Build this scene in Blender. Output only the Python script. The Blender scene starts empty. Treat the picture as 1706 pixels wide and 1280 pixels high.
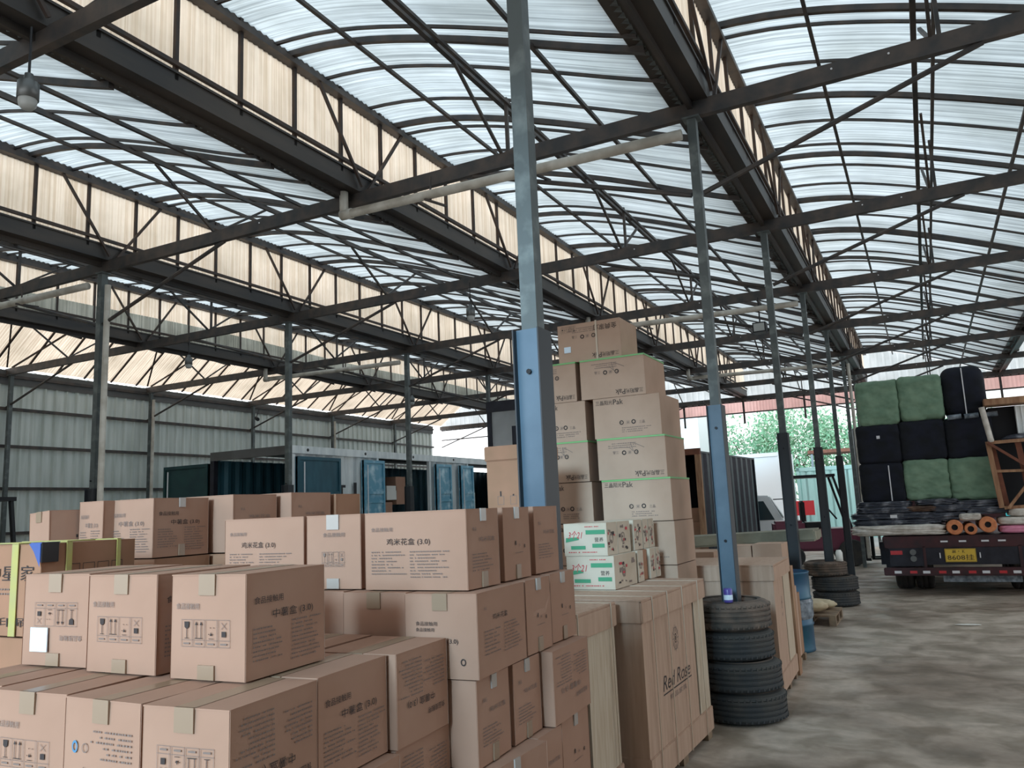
import bpy, bmesh, math, random
from mathutils import Vector, Matrix, noise
R = math.radians
PI = math.pi
random.seed(7)
scene = bpy.context.scene
col = scene.collection

# ------------------------------------------------------------------ camera
cam_data = bpy.data.cameras.new('camera')
cam_data.sensor_width = 36.0
cam_data.lens = 36.0 * 1326.0 / 1706.0
cam_data.clip_start = 0.05
cam_data.clip_end = 400
cam = bpy.data.objects.new('camera', cam_data)
col.objects.link(cam)
_yaw, _pitch, _roll = .47127, .15705, .04366
_f = Vector((-math.sin(_yaw) * math.cos(_pitch), math.cos(_yaw) * math.cos(_pitch), math.sin(_pitch)))
_r = Vector((math.cos(_yaw), math.sin(_yaw), 0))
_d = _f.cross(_r)
_rr = _r * math.cos(_roll) + _d * math.sin(_roll)
_dd = _d * math.cos(_roll) - _r * math.sin(_roll)
cam.matrix_world = Matrix(((_rr.x, -_dd.x, -_f.x, 0), (_rr.y, -_dd.y, -_f.y, 0), (_rr.z, -_dd.z, -_f.z, 1.58), (0, 0, 0, 1)))
scene.camera = cam

# ------------------------------------------------------------------ daylight
world = bpy.data.worlds.new('sky')
scene.world = world
world.use_nodes = True
wn = world.node_tree.nodes
wl = world.node_tree.links
wbg = wn['Background']
tc = wn.new('ShaderNodeTexCoord')
sx = wn.new('ShaderNodeSeparateXYZ')
wl.new(tc.outputs['Generated'], sx.inputs[0])
def _map(sock, a, b_, c_, d_):
    q = wn.new('ShaderNodeMapRange'); q.inputs['From Min'].default_value = a; q.inputs['From Max'].default_value = b_
    q.inputs['To Min'].default_value = c_; q.inputs['To Max'].default_value = d_; wl.new(sock, q.inputs['Value']); return q.outputs['Result']
up_ = _map(sx.outputs['Z'], 0.0, 1.0, 1.35, 0.62)      # thin overcast: brighter low down
we_ = _map(sx.outputs['X'], -0.25, -0.9, 1.0, 2.4)     # and brightest to the west
mu_ = wn.new('ShaderNodeMath'); mu_.operation = 'MULTIPLY'; wl.new(up_, mu_.inputs[0]); wl.new(we_, mu_.inputs[1])
wl.new(mu_.outputs[0], wbg.inputs['Strength'])
wbg.inputs['Color'].default_value = (0.955, 0.98, 1.0, 1)

sun_data = bpy.data.lights.new('sun', 'SUN')
sun_data.energy = 3.0
sun_data.angle = R(14)
sun_data.color = (0.50, 0.80, 1.0)
sun = bpy.data.objects.new('sun', sun_data)
col.objects.link(sun)
# sun stands behind the camera, to the south-south-west, through thin cloud
sun.rotation_euler = Vector((0.06, -0.96, 0.28)).to_track_quat('Z', 'Y').to_euler()

scene.view_settings.view_transform = 'Standard'
scene.view_settings.look = 'None'
scene.view_settings.gamma = 1
scene.view_settings.exposure = 0.38
scene.view_settings.use_curve_mapping = False

# ------------------------------------------------------------------ materials
def srgb(r, g, b):
    f = lambda c: (c / 255 / 12.92) if c / 255 <= .04045 else ((c / 255 + .055) / 1.055) ** 2.4
    return (f(r), f(g), f(b), 1)

def mat(name, c, rough=.7, metal=0.0, c2=None, scale=4.0, detail=4, stretch=(1, 1, 1), bump=0.0, bscale=None, lo=.35, hi=.65, spec=.5):
    m = bpy.data.materials.new(name)
    m.use_nodes = True
    n, l = m.node_tree.nodes, m.node_tree.links
    b = n['Principled BSDF']
    b.inputs['Base Color'].default_value = c
    b.inputs['Roughness'].default_value = rough
    b.inputs['Metallic'].default_value = metal
    b.inputs['Specular IOR Level'].default_value = spec
    if c2 or bump:
        t = n.new('ShaderNodeTexCoord'); mp = n.new('ShaderNodeMapping')
        mp.inputs['Scale'].default_value = stretch
        l.new(t.outputs['Object'], mp.inputs['Vector'])
    if c2:
        nz = n.new('ShaderNodeTexNoise'); nz.inputs['Scale'].default_value = scale; nz.inputs['Detail'].default_value = detail
        rp = n.new('ShaderNodeValToRGB')
        rp.color_ramp.elements[0].color = c; rp.color_ramp.elements[1].color = c2
        rp.color_ramp.elements[0].position = lo; rp.color_ramp.elements[1].position = hi
        l.new(mp.outputs[0], nz.inputs['Vector']); l.new(nz.outputs['Fac'], rp.inputs['Fac']); l.new(rp.outputs['Color'], b.inputs['Base Color'])
    if bump:
        nb = n.new('ShaderNodeTexNoise'); nb.inputs['Scale'].default_value = bscale or scale * 3; nb.inputs['Detail'].default_value = 5
        bp = n.new('ShaderNodeBump'); bp.inputs['Strength'].default_value = bump; bp.inputs['Distance'].default_value = .01
        l.new(mp.outputs[0], nb.inputs['Vector']); l.new(nb.outputs['Fac'], bp.inputs['Height']); l.new(bp.outputs[0], b.inputs['Normal'])
    return m

def sheet_mat(name, ca, cb, streak_axis, trans=.8):
    """weathered translucent fibreglass sheeting: streaks paint flute highlights and dirt lines, lap bands and dirt patches"""
    m = bpy.data.materials.new(name)
    m.use_nodes = True
    n, l = m.node_tree.nodes, m.node_tree.links
    n.remove(n['Principled BSDF'])
    out = n['Material Output']
    t = n.new('ShaderNodeTexCoord')
    mp = n.new('ShaderNodeMapping')
    mp.inputs['Scale'].default_value = (.5, 46, .5) if streak_axis == 'x' else (1, 34, .4)
    l.new(t.outputs['Object'], mp.inputs['Vector'])
    n1 = n.new('ShaderNodeTexNoise'); n1.inputs['Scale'].default_value = 1.0; n1.inputs['Detail'].default_value = 3; n1.inputs['Roughness'].default_value = .6
    l.new(mp.outputs[0], n1.inputs['Vector'])
    n2 = n.new('ShaderNodeTexNoise'); n2.inputs['Scale'].default_value = 1.4; n2.inputs['Detail'].default_value = 4
    l.new(t.outputs['Object'], n2.inputs['Vector'])
    r1 = n.new('ShaderNodeValToRGB')
    r1.color_ramp.elements[0].position = .36; r1.color_ramp.elements[0].color = cb
    r1.color_ramp.elements[1].position = .60; r1.color_ramp.elements[1].color = ca  # pale streaks put the corrugation highlights into the colour, along with grime
    l.new(n1.outputs['Fac'], r1.inputs['Fac'])
    r2 = n.new('ShaderNodeValToRGB')
    r2.color_ramp.elements[0].position = .3; r2.color_ramp.elements[0].color = (.74, .74, .72, 1)
    r2.color_ramp.elements[1].position = .62; r2.color_ramp.elements[1].color = (1, 1, 1, 1)
    l.new(n2.outputs['Fac'], r2.inputs['Fac'])
    mx = n.new('ShaderNodeMixRGB'); mx.blend_type = 'MULTIPLY'; mx.inputs[0].default_value = 1
    l.new(r1.outputs['Color'], mx.inputs[1]); l.new(r2.outputs['Color'], mx.inputs[2])
    tr = n.new('ShaderNodeBsdfTranslucent'); df = n.new('ShaderNodeBsdfDiffuse')
    ms = n.new('ShaderNodeMixShader'); ms.inputs[0].default_value = 1 - trans
    l.new(mx.outputs[0], tr.inputs['Color']); l.new(mx.outputs[0], df.inputs['Color'])
    l.new(tr.outputs[0], ms.inputs[1]); l.new(df.outputs[0], ms.inputs[2]); l.new(ms.outputs[0], out.inputs['Surface'])
    return m

M = {}
M['roof'] = sheet_mat('roof sheet', (.80, .86, .88, 1), (.44, .48, .50, 1), 'x', .84)
M['clere'] = sheet_mat('cream fibreglass', (1.0, .88, .74, 1), (.78, .64, .49, 1), 'z', .92)
M['clere_dim'] = sheet_mat('dimmed cream fibreglass', (.66, .55, .44, 1), (.48, .38, .29, 1), 'z', .9)  # same cream, darkened to hold down the strong west light on the slope
M['clere2'] = sheet_mat('blue grey fibreglass', (.52, .60, .62, 1), (.34, .40, .42, 1), 'z', .8)
M['pink'] = sheet_mat('pink fibreglass', (1.0, .62, .58, 1), (.8, .45, .42, 1), 'z', .84)
M['steel'] = mat('dark painted steel', srgb(58, 57, 58), .55, .2, srgb(84, 74, 68), 6, bump=.1)
M['steel_rust'] = mat('brown rusted steel', srgb(70, 54, 46), .65, .1, srgb(52, 46, 44), 8)
M['gutter'] = mat('gutter steel', srgb(52, 50, 50), .5, .3, srgb(74, 66, 60), 5, stretch=(1, .2, 1))
M['post'] = mat('grey green paint', srgb(84, 90, 90), .5, .2, srgb(118, 124, 122), 9, lo=.5, hi=.75, bump=.15)
M['sleeve'] = mat('blue grey paint', srgb(76, 96, 112), .42, .25, srgb(88, 108, 124), 4)
M['sleeve_dark'] = mat('charcoal paint', srgb(52, 54, 58), .5, .2)
M['bolt'] = mat('bolt steel', srgb(24, 26, 30), .4, .5)
M['pvc'] = mat('white pvc', srgb(205, 200, 190), .45, 0, srgb(170, 162, 150), 5)
M['wall'] = mat('grey green cladding', srgb(188, 196, 190), .5, .05, srgb(214, 220, 216), 2.5, stretch=(1, 3, .3))
M['wall_dk'] = mat('dark cladding', srgb(96, 96, 96), .6, .1, srgb(80, 78, 76), 2)
M['gable'] = sheet_mat('pale translucent cladding', (.97, .98, 1.0, 1), (.80, .82, .84, 1), 'x', .8)
M['carton'] = mat('kraft carton', srgb(174, 136, 116), .8, 0, srgb(166, 128, 108), 3, bump=.04, spec=.2)
M['carton2'] = mat('brown kraft carton', srgb(166, 122, 98), .8, 0, srgb(148, 112, 88), 3, bump=.04, spec=.2)
M['crate'] = mat('crate kraft board', srgb(188, 158, 138), .82, 0, srgb(176, 146, 126), 5, stretch=(6, 6, .6), bump=.05, spec=.2)
M['kraft_pale'] = mat('pale printed carton', srgb(200, 184, 166), .8, 0, srgb(186, 168, 148), 3, spec=.2)
M['kraft_light'] = mat('light kraft carton', srgb(186, 156, 136), .8, 0, srgb(176, 146, 126), 3, bump=.04, spec=.2)
M['crate_w'] = mat('pale board', srgb(200, 184, 164), .82, 0, srgb(184, 164, 142), 6, stretch=(6, 6, .6), spec=.2)
M['ink'] = mat('black ink', srgb(58, 48, 46), .8)
M['ink_l'] = mat('faded ink', srgb(126, 108, 100), .8)
M['ink_g'] = mat('green ink', srgb(70, 140, 104), .8)
M['ink_r'] = mat('red ink', srgb(190, 60, 70), .8)
M['ink_b'] = mat('blue ink', srgb(80, 130, 165), .8)
M['tape'] = mat('brown tape', srgb(150, 124, 102), .35)
M['tape_clear'] = mat('glossy clear tape', srgb(172, 160, 152), .2)
M['tape_y'] = mat('yellow strap', srgb(176, 168, 92), .4, 0, srgb(164, 158, 110), 10)
M['tape_g'] = mat('green tape', srgb(112, 172, 104), .35)
M['label'] = mat('white sticker', srgb(214, 228, 240), .5)
M['wrap_blue'] = mat('blue corner wrap', srgb(36, 78, 150), .35)
M['black'] = mat('black plastic', srgb(24, 24, 28), .45)
M['dark'] = mat('dark interior', srgb(30, 30, 34), .9)
M['strap'] = mat('white strapping', srgb(196, 178, 158), .5)
M['wood'] = mat('rough timber', srgb(176, 138, 106), .8, 0, srgb(140, 100, 74), 5, stretch=(3, 3, .5))
M['wood_red'] = mat('reddish timber', srgb(128, 78, 58), .8, 0, srgb(104, 62, 48), 5)
M['wood_grey'] = mat('weathered pallet', srgb(150, 128, 104), .85, 0, srgb(112, 92, 74), 6)
M['rubber'] = mat('tyre rubber', srgb(48, 50, 52), .8, 0, srgb(66, 62, 58), 6, bump=.1)
M['rubber_dust'] = mat('dusty rubber', srgb(66, 62, 58), .85, 0, srgb(112, 94, 82), 7)
M['drum'] = mat('blue drum paint', srgb(38, 72, 110), .4, .3, srgb(34, 92, 110), 2)
M['film'] = mat('stretch film', srgb(140, 150, 160), .25, 0, srgb(80, 90, 100), 14)
M['green_fab'] = mat('green woven fabric', srgb(126, 152, 128), .85, 0, srgb(106, 134, 112), 6, bump=.4, bscale=14)
M['navy_fab'] = mat('navy woven fabric', srgb(18, 22, 38), .9, 0, srgb(10, 14, 22), 5, bump=.3, bscale=14)
M['white_fab'] = mat('off white fabric', srgb(222, 216, 208), .8, 0, srgb(186, 178, 168), 9, bump=.4, bscale=20)
M['pink_fab'] = mat('pink fabric', srgb(228, 150, 178), .8, 0, srgb(210, 120, 150), 8, bump=.3)
M['grey_film'] = mat('bagged dark fabric', srgb(62, 66, 78), .3, 0, srgb(140, 142, 150), 9, lo=.52, hi=.7, bump=.5, bscale=16)
M['brown_fab'] = mat('brown fabric', srgb(120, 92, 74), .8, 0, srgb(86, 66, 56), 8)
M['orange'] = mat('orange roll paper', srgb(214, 138, 92), .7, 0, srgb(196, 116, 76), 20)
M['truck_red'] = mat('maroon truck steel', srgb(74, 40, 44), .5, .3, srgb(54, 38, 42), 6)
M['truck_dk'] = mat('dark truck steel', srgb(46, 46, 56), .5, .4, srgb(34, 34, 42), 6)
M['plate_y'] = mat('yellow plate', srgb(214, 178, 64), .5)
M['refl_r'] = mat('red reflector', srgb(190, 50, 56), .3)
M['refl_w'] = mat('white reflector', srgb(220, 220, 224), .3)
M['teal'] = mat('teal container paint', srgb(54, 100, 116), .45, .2, srgb(44, 84, 98), 3, stretch=(2, 2, .5))
M['teal_l'] = mat('worn teal paint', srgb(96, 158, 184), .4, .1, srgb(190, 220, 230), 5, lo=.5, hi=.75)
M['teal_d'] = mat('deep teal green paint', srgb(34, 70, 70), .5, .2, srgb(26, 56, 62), 3)
M['white_paint'] = mat('white container paint', srgb(240, 244, 244), .5, 0, srgb(214, 220, 222), 4, stretch=(2, 2, .4))
M['white_clean'] = mat('white vehicle paint', srgb(236, 240, 242), .35)
M['mint'] = mat('pale mint container paint', srgb(180, 226, 222), .5)
M['cyan'] = mat('cyan container paint', srgb(70, 200, 205), .5)
M['glass'] = mat('dark vehicle glass', srgb(52, 68, 74), .08)
M['maroon'] = mat('maroon forklift paint', srgb(120, 60, 78), .4)
M['yellow'] = mat('yellow forklift paint', srgb(206, 160, 50), .45)
M['bronze'] = mat('dull metal', srgb(110, 112, 112), .4, .6)
M['lampglass'] = mat('frosted lamp glass', srgb(170, 172, 170), .3)
M['foam'] = mat('grey green foam board', srgb(150, 146, 128), .9, 0, srgb(126, 122, 106), 4)
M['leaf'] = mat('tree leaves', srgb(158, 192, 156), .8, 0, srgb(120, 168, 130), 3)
M['bark'] = mat('tree bark', srgb(92, 78, 64), .9)
M['sack'] = mat('cream sack', srgb(206, 190, 160), .7, 0, srgb(176, 158, 128), 7)
M['can'] = mat('purple tin', srgb(84, 74, 150), .35)
M['paper'] = mat('white paper', srgb(224, 222, 216), .7)

# concrete floor
fm = bpy.data.materials.new('worn concrete'); fm.use_nodes = True
n, l = fm.node_tree.nodes, fm.node_tree.links
b = n['Principled BSDF']
t = n.new('ShaderNodeTexCoord')
def nz(sc, det, stretch=(1, 1, 1), dist=0):
    mp = n.new('ShaderNodeMapping'); mp.inputs['Scale'].default_value = stretch
    q = n.new('ShaderNodeTexNoise'); q.inputs['Scale'].default_value = sc; q.inputs['Detail'].default_value = det; q.inputs['Distortion'].default_value = dist
    l.new(t.outputs['Object'], mp.inputs['Vector']); l.new(mp.outputs[0], q.inputs['Vector']); return q
def rp(q, a, ca, b_, cb):
    r = n.new('ShaderNodeValToRGB'); r.color_ramp.elements[0].position = a; r.color_ramp.elements[0].color = ca
    r.color_ramp.elements[1].position = b_; r.color_ramp.elements[1].color = cb; l.new(q.outputs['Fac'], r.inputs['Fac']); return r
a1 = rp(nz(.7, 6, dist=.6), .38, srgb(152, 136, 122), .62, srgb(194, 180, 166))
a2 = rp(nz(2.6, 9, (1, 1.1, 1), .5), .40, (.62, .60, .56, 1), .60, (1.06, 1.05, 1.05, 1))
a3 = rp(nz(14, 6), .3, (.86, .85, .84, 1), .7, (1.05, 1.05, 1.05, 1))
m1 = n.new('ShaderNodeMixRGB'); m1.blend_type = 'MULTIPLY'; m1.inputs[0].default_value = 1
m2 = n.new('ShaderNodeMixRGB'); m2.blend_type = 'MULTIPLY'; m2.inputs[0].default_value = 1
l.new(a1.outputs[0], m1.inputs[1]); l.new(a2.outputs[0], m1.inputs[2]); l.new(m1.outputs[0], m2.inputs[1]); l.new(a3.outputs[0], m2.inputs[2])
l.new(m2.outputs[0], b.inputs['Base Color'])
rr = rp(nz(2.5, 5), .35, (.38, .38, .38, 1), .65, (.8, .8, .8, 1)); l.new(rr.outputs[0], b.inputs['Roughness'])
bp = n.new('ShaderNodeBump'); bp.inputs['Strength'].default_value = .25; bp.inputs['Distance'].default_value = .01
l.new(nz(9, 8).outputs['Fac'], bp.inputs['Height']); l.new(bp.outputs[0], b.inputs['Normal'])
M['floor'] = fm
M['yard'] = mat('pale concrete yard', srgb(176, 178, 176), .8, 0, srgb(160, 162, 162), .6)

# ------------------------------------------------------------------ mesh helpers
class MB:
    """collects shapes with their materials into one mesh"""
    def __init__(s, *mats):
        s.v = []; s.f = []; s.mi = []; s.mats = list(mats) or ['steel']
    def m(s, name):
        if name not in s.mats: s.mats.append(name)
        return s.mats.index(name)
    def add(s, vs, fs, mname=None):
        k = len(s.v); s.v += [tuple(p) for p in vs]; i = s.m(mname) if mname else 0
        for q in fs: s.f.append(tuple(a + k for a in q)); s.mi.append(i)
        return s
    def box(s, x0, x1, y0, y1, z0, z1, mname=None, T=None):
        vs = [Vector((x, y, z)) for z in (z0, z1) for (x, y) in ((x0, y0), (x1, y0), (x1, y1), (x0, y1))]
        if T: vs = [T @ p for p in vs]
        return s.add(vs, [(3, 2, 1, 0), (4, 5, 6, 7), (0, 1, 5, 4), (1, 2, 6, 5), (2, 3, 7, 6), (3, 0, 4, 7)], mname)
    def bar(s, a, b, w, h=None, mname=None, up=Vector((0, 0, 1))):
        """rectangular bar from a to b; w across, h along 'up'"""
        a, b = Vector(a), Vector(b); h = h or w
        d = (b - a).normalized()
        if abs(d.dot(up)) > .98: up = Vector((0, 1, 0))
        x = d.cross(up).normalized(); y = x.cross(d).normalized()
        vs = [p + x * i * w / 2 + y * j * h / 2 for p in (a, b) for (i, j) in ((-1, -1), (1, -1), (1, 1), (-1, 1))]
        return s.add(vs, [(0, 1, 2, 3), (7, 6, 5, 4), (0, 4, 5, 1), (1, 5, 6, 2), (2, 6, 7, 3), (3, 7, 4, 0)], mname)
    def tube(s, pts, r, mname=None, seg=10, cap=True):
        pts = [Vector(p) for p in pts]; k = len(pts); vs = []; fs = []
        rs = r if isinstance(r, (list, tuple)) else [r] * k
        for i, p in enumerate(pts):
            d = (pts[min(i + 1, k - 1)] - pts[max(i - 1, 0)]).normalized()
            up = Vector((0, 0, 1)) if abs(d.z) < .9 else Vector((0, 1, 0))
            x = d.cross(up).normalized(); y = x.cross(d).normalized()
            for j in range(seg):
                a = 2 * PI * j / seg; vs.append(p + (x * math.cos(a) + y * math.sin(a)) * rs[i])
        for i in range(k - 1):
            for j in range(seg):
                q = (j + 1) % seg; fs.append((i * seg + j, i * seg + q, (i + 1) * seg + q, (i + 1) * seg + j))
        if cap: fs.append(tuple(range(seg))[::-1]); fs.append(tuple((k - 1) * seg + j for j in range(seg)))
        return s.add(vs, fs, mname)
    def lathe(s, prof, axis='z', c=(0, 0, 0), seg=40, mname=None):
        """prof: list of (radius, along)"""
        vs = []; fs = []; c = Vector(c); k = len(prof)
        for j in range(seg):
            a = 2 * PI * j / seg
            for (r_, h_) in prof:
                u, w = r_ * math.cos(a), r_ * math.sin(a)
                vs.append(c + (Vector((u, w, h_)) if axis == 'z' else Vector((h_, u, w)) if axis == 'x' else Vector((w, h_, u))))
        for j in range(seg):
            q = (j + 1) % seg
            for i in range(k - 1): fs.append((j * k + i, q * k + i, q * k + i + 1, j * k + i + 1))
        return s.add(vs, fs, mname)
    def build(s, name, parent=None, loc=None, rot=None, smooth=False, bevel=0):
        me = bpy.data.meshes.new(name); me.from_pydata(s.v, [], s.f); me.update()
        for k in s.mats: me.materials.append(M[k])
        me.polygons.foreach_set('material_index', s.mi)
        if smooth: me.polygons.foreach_set('use_smooth', [True] * len(me.polygons))
        o = bpy.data.objects.new(name, me); col.objects.link(o)
        if parent: o.parent = parent
        if loc is not None: o.location = loc
        if rot is not None: o.rotation_euler = rot if hasattr(rot, '__len__') else (0, 0, rot)
        if bevel:
            bm = bmesh.new(); bm.from_mesh(me)
            es = [e for e in bm.edges if len(e.link_faces) == 2 and e.calc_face_angle(0) > .6]
            bmesh.ops.bevel(bm, geom=es, offset=bevel, segments=2, affect='EDGES', clamp_overlap=True)
            bm.to_mesh(me); bm.free()
        return o

def tag(o, label, cat, group=None, kind=None):
    if label: o['label'] = label
    if cat: o['category'] = cat
    if group: o['group'] = group
    if kind: o['kind'] = kind
    return o
def struct(o): o['kind'] = 'structure'; return o
def empty(name, loc=(0, 0, 0), rz=0, label=None, cat=None, group=None):
    o = bpy.data.objects.new(name, None); col.objects.link(o); o.location = loc; o.rotation_euler = (0, 0, rz)
    o.empty_display_size = .1
    return tag(o, label, cat, group)
def copy_tree(o, parent=None):
    c = o.copy(); col.objects.link(c); c.parent = parent
    for ch in [x for x in bpy.data.objects if x.parent == o]: copy_tree(ch, c)
    return c

_txt = {}
def text_shape(s, shear=0.0):
    """flat outline of a word: (verts, faces, width, height), unit size"""
    k = (s, shear)
    if k not in _txt:
        cu = bpy.data.curves.new('t', 'FONT'); cu.body = s; cu.size = 1.0; cu.resolution_u = 2; cu.fill_mode = 'FRONT'; cu.shear = shear
        ob = bpy.data.objects.new('t', cu); col.objects.link(ob)
        dg = bpy.context.evaluated_depsgraph_get(); dg.update()
        me = bpy.data.meshes.new_from_object(ob.evaluated_get(dg))
        vs = [(v.co.x, v.co.y) for v in me.vertices]; fs = [tuple(p.vertices) for p in me.polygons]
        bpy.data.objects.remove(ob); bpy.data.curves.remove(cu); bpy.data.meshes.remove(me)
        if vs:
            x0 = min(v[0] for v in vs); x1 = max(v[0] for v in vs); y0 = min(v[1] for v in vs); y1 = max(v[1] for v in vs)
            vs = [(a - x0, b_ - y0) for a, b_ in vs]; _txt[k] = (vs, fs, x1 - x0, y1 - y0)
        else: _txt[k] = ([], [], 1, 1)
    return _txt[k]

class Print:
    """ink laid on one flat face; u to the right, v up, both in metres"""
    def __init__(s, mb, o, u, v, W, Hh, flip=False, off=.0012, bulge=0.0):
        s.mb = mb; s.o = Vector(o); s.u = Vector(u); s.v = Vector(v); s.n = s.u.cross(s.v); s.W = W; s.H = Hh; s.flip = flip; s.off = off; s.b = bulge
    def P(s, a, b_):
        if s.flip: a, b_ = s.W - a, s.H - b_
        bl = s.b * math.sin(PI * min(max(a / s.W, 0), 1)) * math.sin(PI * min(max(b_ / s.H, 0), 1))
        return s.o + s.u * a + s.v * b_ + s.n * (s.off + bl)
    def text(s, body, a, b_, h, m='ink', w=None, shear=0):
        vs, fs, W, Hh = text_shape(body, shear); k = h / Hh; kx = (w / W) if w else k
        s.mb.add([s.P(a + x * kx, b_ + y * k) for x, y in vs], fs, m)
    def rect(s, a, b_, w, h, m='ink'):
        s.mb.add([s.P(a, b_), s.P(a + w, b_), s.P(a + w, b_ + h), s.P(a, b_ + h)], [(0, 1, 2, 3)], m)
    def frame(s, a, b_, w, h, t_=.0012, m='ink'):
        s.rect(a, b_, w, t_, m); s.rect(a, b_ + h - t_, w, t_, m); s.rect(a, b_, t_, h, m); s.rect(a + w - t_, b_, t_, h, m)
    def poly(s, pts, m='ink'): s.mb.add([s.P(*p) for p in pts], [tuple(range(len(pts)))], m)
    def ring(s, a, b_, r, t_, m='ink', seg=20, sy=1.0):
        p = []; 
        for j in range(seg):
            c_, q = math.cos(2 * PI * j / seg), math.sin(2 * PI * j / seg); p += [s.P(a + c_ * r, b_ + q * r * sy), s.P(a + c_ * (r - t_), b_ + q * (r - t_) * sy)]
        s.mb.add(p, [(2 * j, (2 * j + 2) % (2 * seg), (2 * j + 3) % (2 * seg), 2 * j + 1) for j in range(seg)], m)
    def line(s, pts, t_=.002, m='ink'):
        for (a, b_), (c_, d_) in zip(pts[:-1], pts[1:]):
            L = math.hypot(c_ - a, d_ - b_) or 1e-6; nx, ny = -(d_ - b_) / L * t_ / 2, (c_ - a) / L * t_ / 2
            s.mb.add([s.P(a + nx, b_ + ny), s.P(a - nx, b_ - ny), s.P(c_ - nx, d_ - ny), s.P(c_ + nx, d_ + ny)], [(0, 1, 2, 3)], m)
    def small(s, a, b_, w, rows, lh, m='ink_l', seed=0):
        """rows of tiny print, too small to read"""
        rg = random.Random(seed)
        for i in range(rows):
            x = a; end = a + w * rg.uniform(.55, 1)
            while x < end:
                q = rg.uniform(.35, .9) * lh
                s.rect(x, b_ - i * lh, q * .8, lh * .34, m); x += q * (1.15 if rg.random() < .85 else 2.2)
    def icons(s, a, b_, w, h, m='ink', fine='ink_l'):
        """four handling marks in ruled boxes: glass, arrows up, rain, stacking limit"""
        cw = w / 4
        for i in range(4):
            s.frame(a + i * cw, b_, cw * .92, h, .001, fine); s.rect(a + i * cw, b_ + h * .24, cw * .92, .001, fine)
            s.rect(a + i * cw + cw * .2, b_ + h * .09, cw * .5, h * .06, fine)
        cx = a + cw * .46; y0 = b_ + h * .3
        s.poly([(cx - cw * .2, b_ + h * .92), (cx - cw * .18, b_ + h * .72), (cx, b_ + h * .64), (cx + cw * .18, b_ + h * .72), (cx + cw * .2, b_ + h * .92)], m)
        s.rect(cx - cw * .02, y0, cw * .05, h * .36, m); s.rect(cx - cw * .16, y0, cw * .32, h * .025, m)
        cx += cw
        for q in (-.2, .2):
            x = cx + q * cw; s.rect(x - cw * .02, y0, cw * .045, h * .56, m); s.poly([(x - cw * .1, b_ + h * .8), (x + cw * .1, b_ + h * .8), (x, b_ + h * .94)], m)
        s.rect(cx - cw * .3, y0, cw * .6, h * .03, m)
        cx += cw
        for q in range(7): s.rect(cx + cw * (-.2 + .13 * (q % 4)), b_ + h * (.45 + .08 * ((q * 3) % 6)), cw * .05, h * .04, m)
        s.poly([(cx - cw * .08, b_ + h * .42), (cx + cw * .08, b_ + h * .42), (cx, b_ + h * .56)], m)
        s.rect(cx - cw * .18, y0, cw * .36, h * .02, m)
        cx += cw
        s.rect(cx - cw * .16, b_ + h * .38, cw * .32, h * .2, m); s.line([(cx - cw * .2, b_ + h * .66), (cx + cw * .2, b_ + h * .9)], .0012, fine)
        s.line([(cx - cw * .2, b_ + h * .9), (cx + cw * .2, b_ + h * .66)], .0012, fine)

# ------------------------------------------------------------------ the shed
YS, YN = -1.2, 26.05                      # open south side, far gable
BY = [2.96, 6.25, 9.54, 12.85, 16.13, 19.45, 22.75, 26.0]
GX = [-16.44, -12.48, -8.86, -4.96, -1.4, 2.16, 5.75]
ZB = 4.80                                 # centre of the tie beams
EAVE = 5.84

struct(MB('floor').box(-16.6, 9, -4, 27, -.3, 0).build('floor'))
struct(MB('yard').box(-60, 40, 27.002, 90, -.3, -.02).build('floor'))

# profile of an arched bay: offset from its left gutter -> height
PROF = [(.10, 5.88), (.45, 5.86), (.85, 5.785), (1.25, 5.675), (1.65, 5.545), (2.05, 5.40), (2.45, 5.245), (2.85, 5.085), (3.15, 4.955), (3.50, 4.835)]
def prof_pts(g, g2, dz=0.0, n=14):
    sc = (g2 - g) / 3.56; out = []
    for i in range(n + 1):
        t = .10 + (3.50 - .10) * i / n
        for (a, za), (b_, zb) in zip(PROF[:-1], PROF[1:]):
            if a <= t <= b_ + 1e-9: z = za + (zb - za) * (t - a) / (b_ - a); break
        out.append((g + t * sc, z + dz))
    # smooth
    for _ in range(2): out = [out[0]] + [(p[0], (o_[1] + 2 * p[1] + q[1]) / 4) for o_, p, q in zip(out[:-2], out[1:-1], out[2:])] + [out[-1]]
    return out

def zat(g, g2, x, dz=0):
    P = prof_pts(g, g2, dz)
    for (a, za), (b_, zb) in zip(P[:-1], P[1:]):
        if a <= x <= b_: return za + (zb - za) * (x - a) / (b_ - a)
    return P[-1][1]

def rib_mesh(P, w, h, y=0, m='steel'):
    mb = MB(m); vs = []; fs = []
    for (x, z) in P: vs += [(x, y - w / 2, z - h), (x, y + w / 2, z - h), (x, y + w / 2, z), (x, y - w / 2, z)]
    k = len(P)
    for i in range(k - 1):
        for j in range(4): fs.append((i * 4 + j, i * 4 + (j + 1) % 4, i * 4 + 4 + (j + 1) % 4, i * 4 + 4 + j))
    fs.append((0, 1, 2, 3)); fs.append((4 * k - 1, 4 * k - 2, 4 * k - 3, 4 * k - 4))
    return mb.add(vs, fs)

def copies(ob, offs):
    for (dx, dy) in offs:
        c = ob.copy(); col.objects.link(c); c.location.x += dx; c.location.y += dy

def child_bar(name, a, b_, w, h, m, parent):
    return MB(m).bar(a, b_, w, h).build(name, parent)

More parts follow.
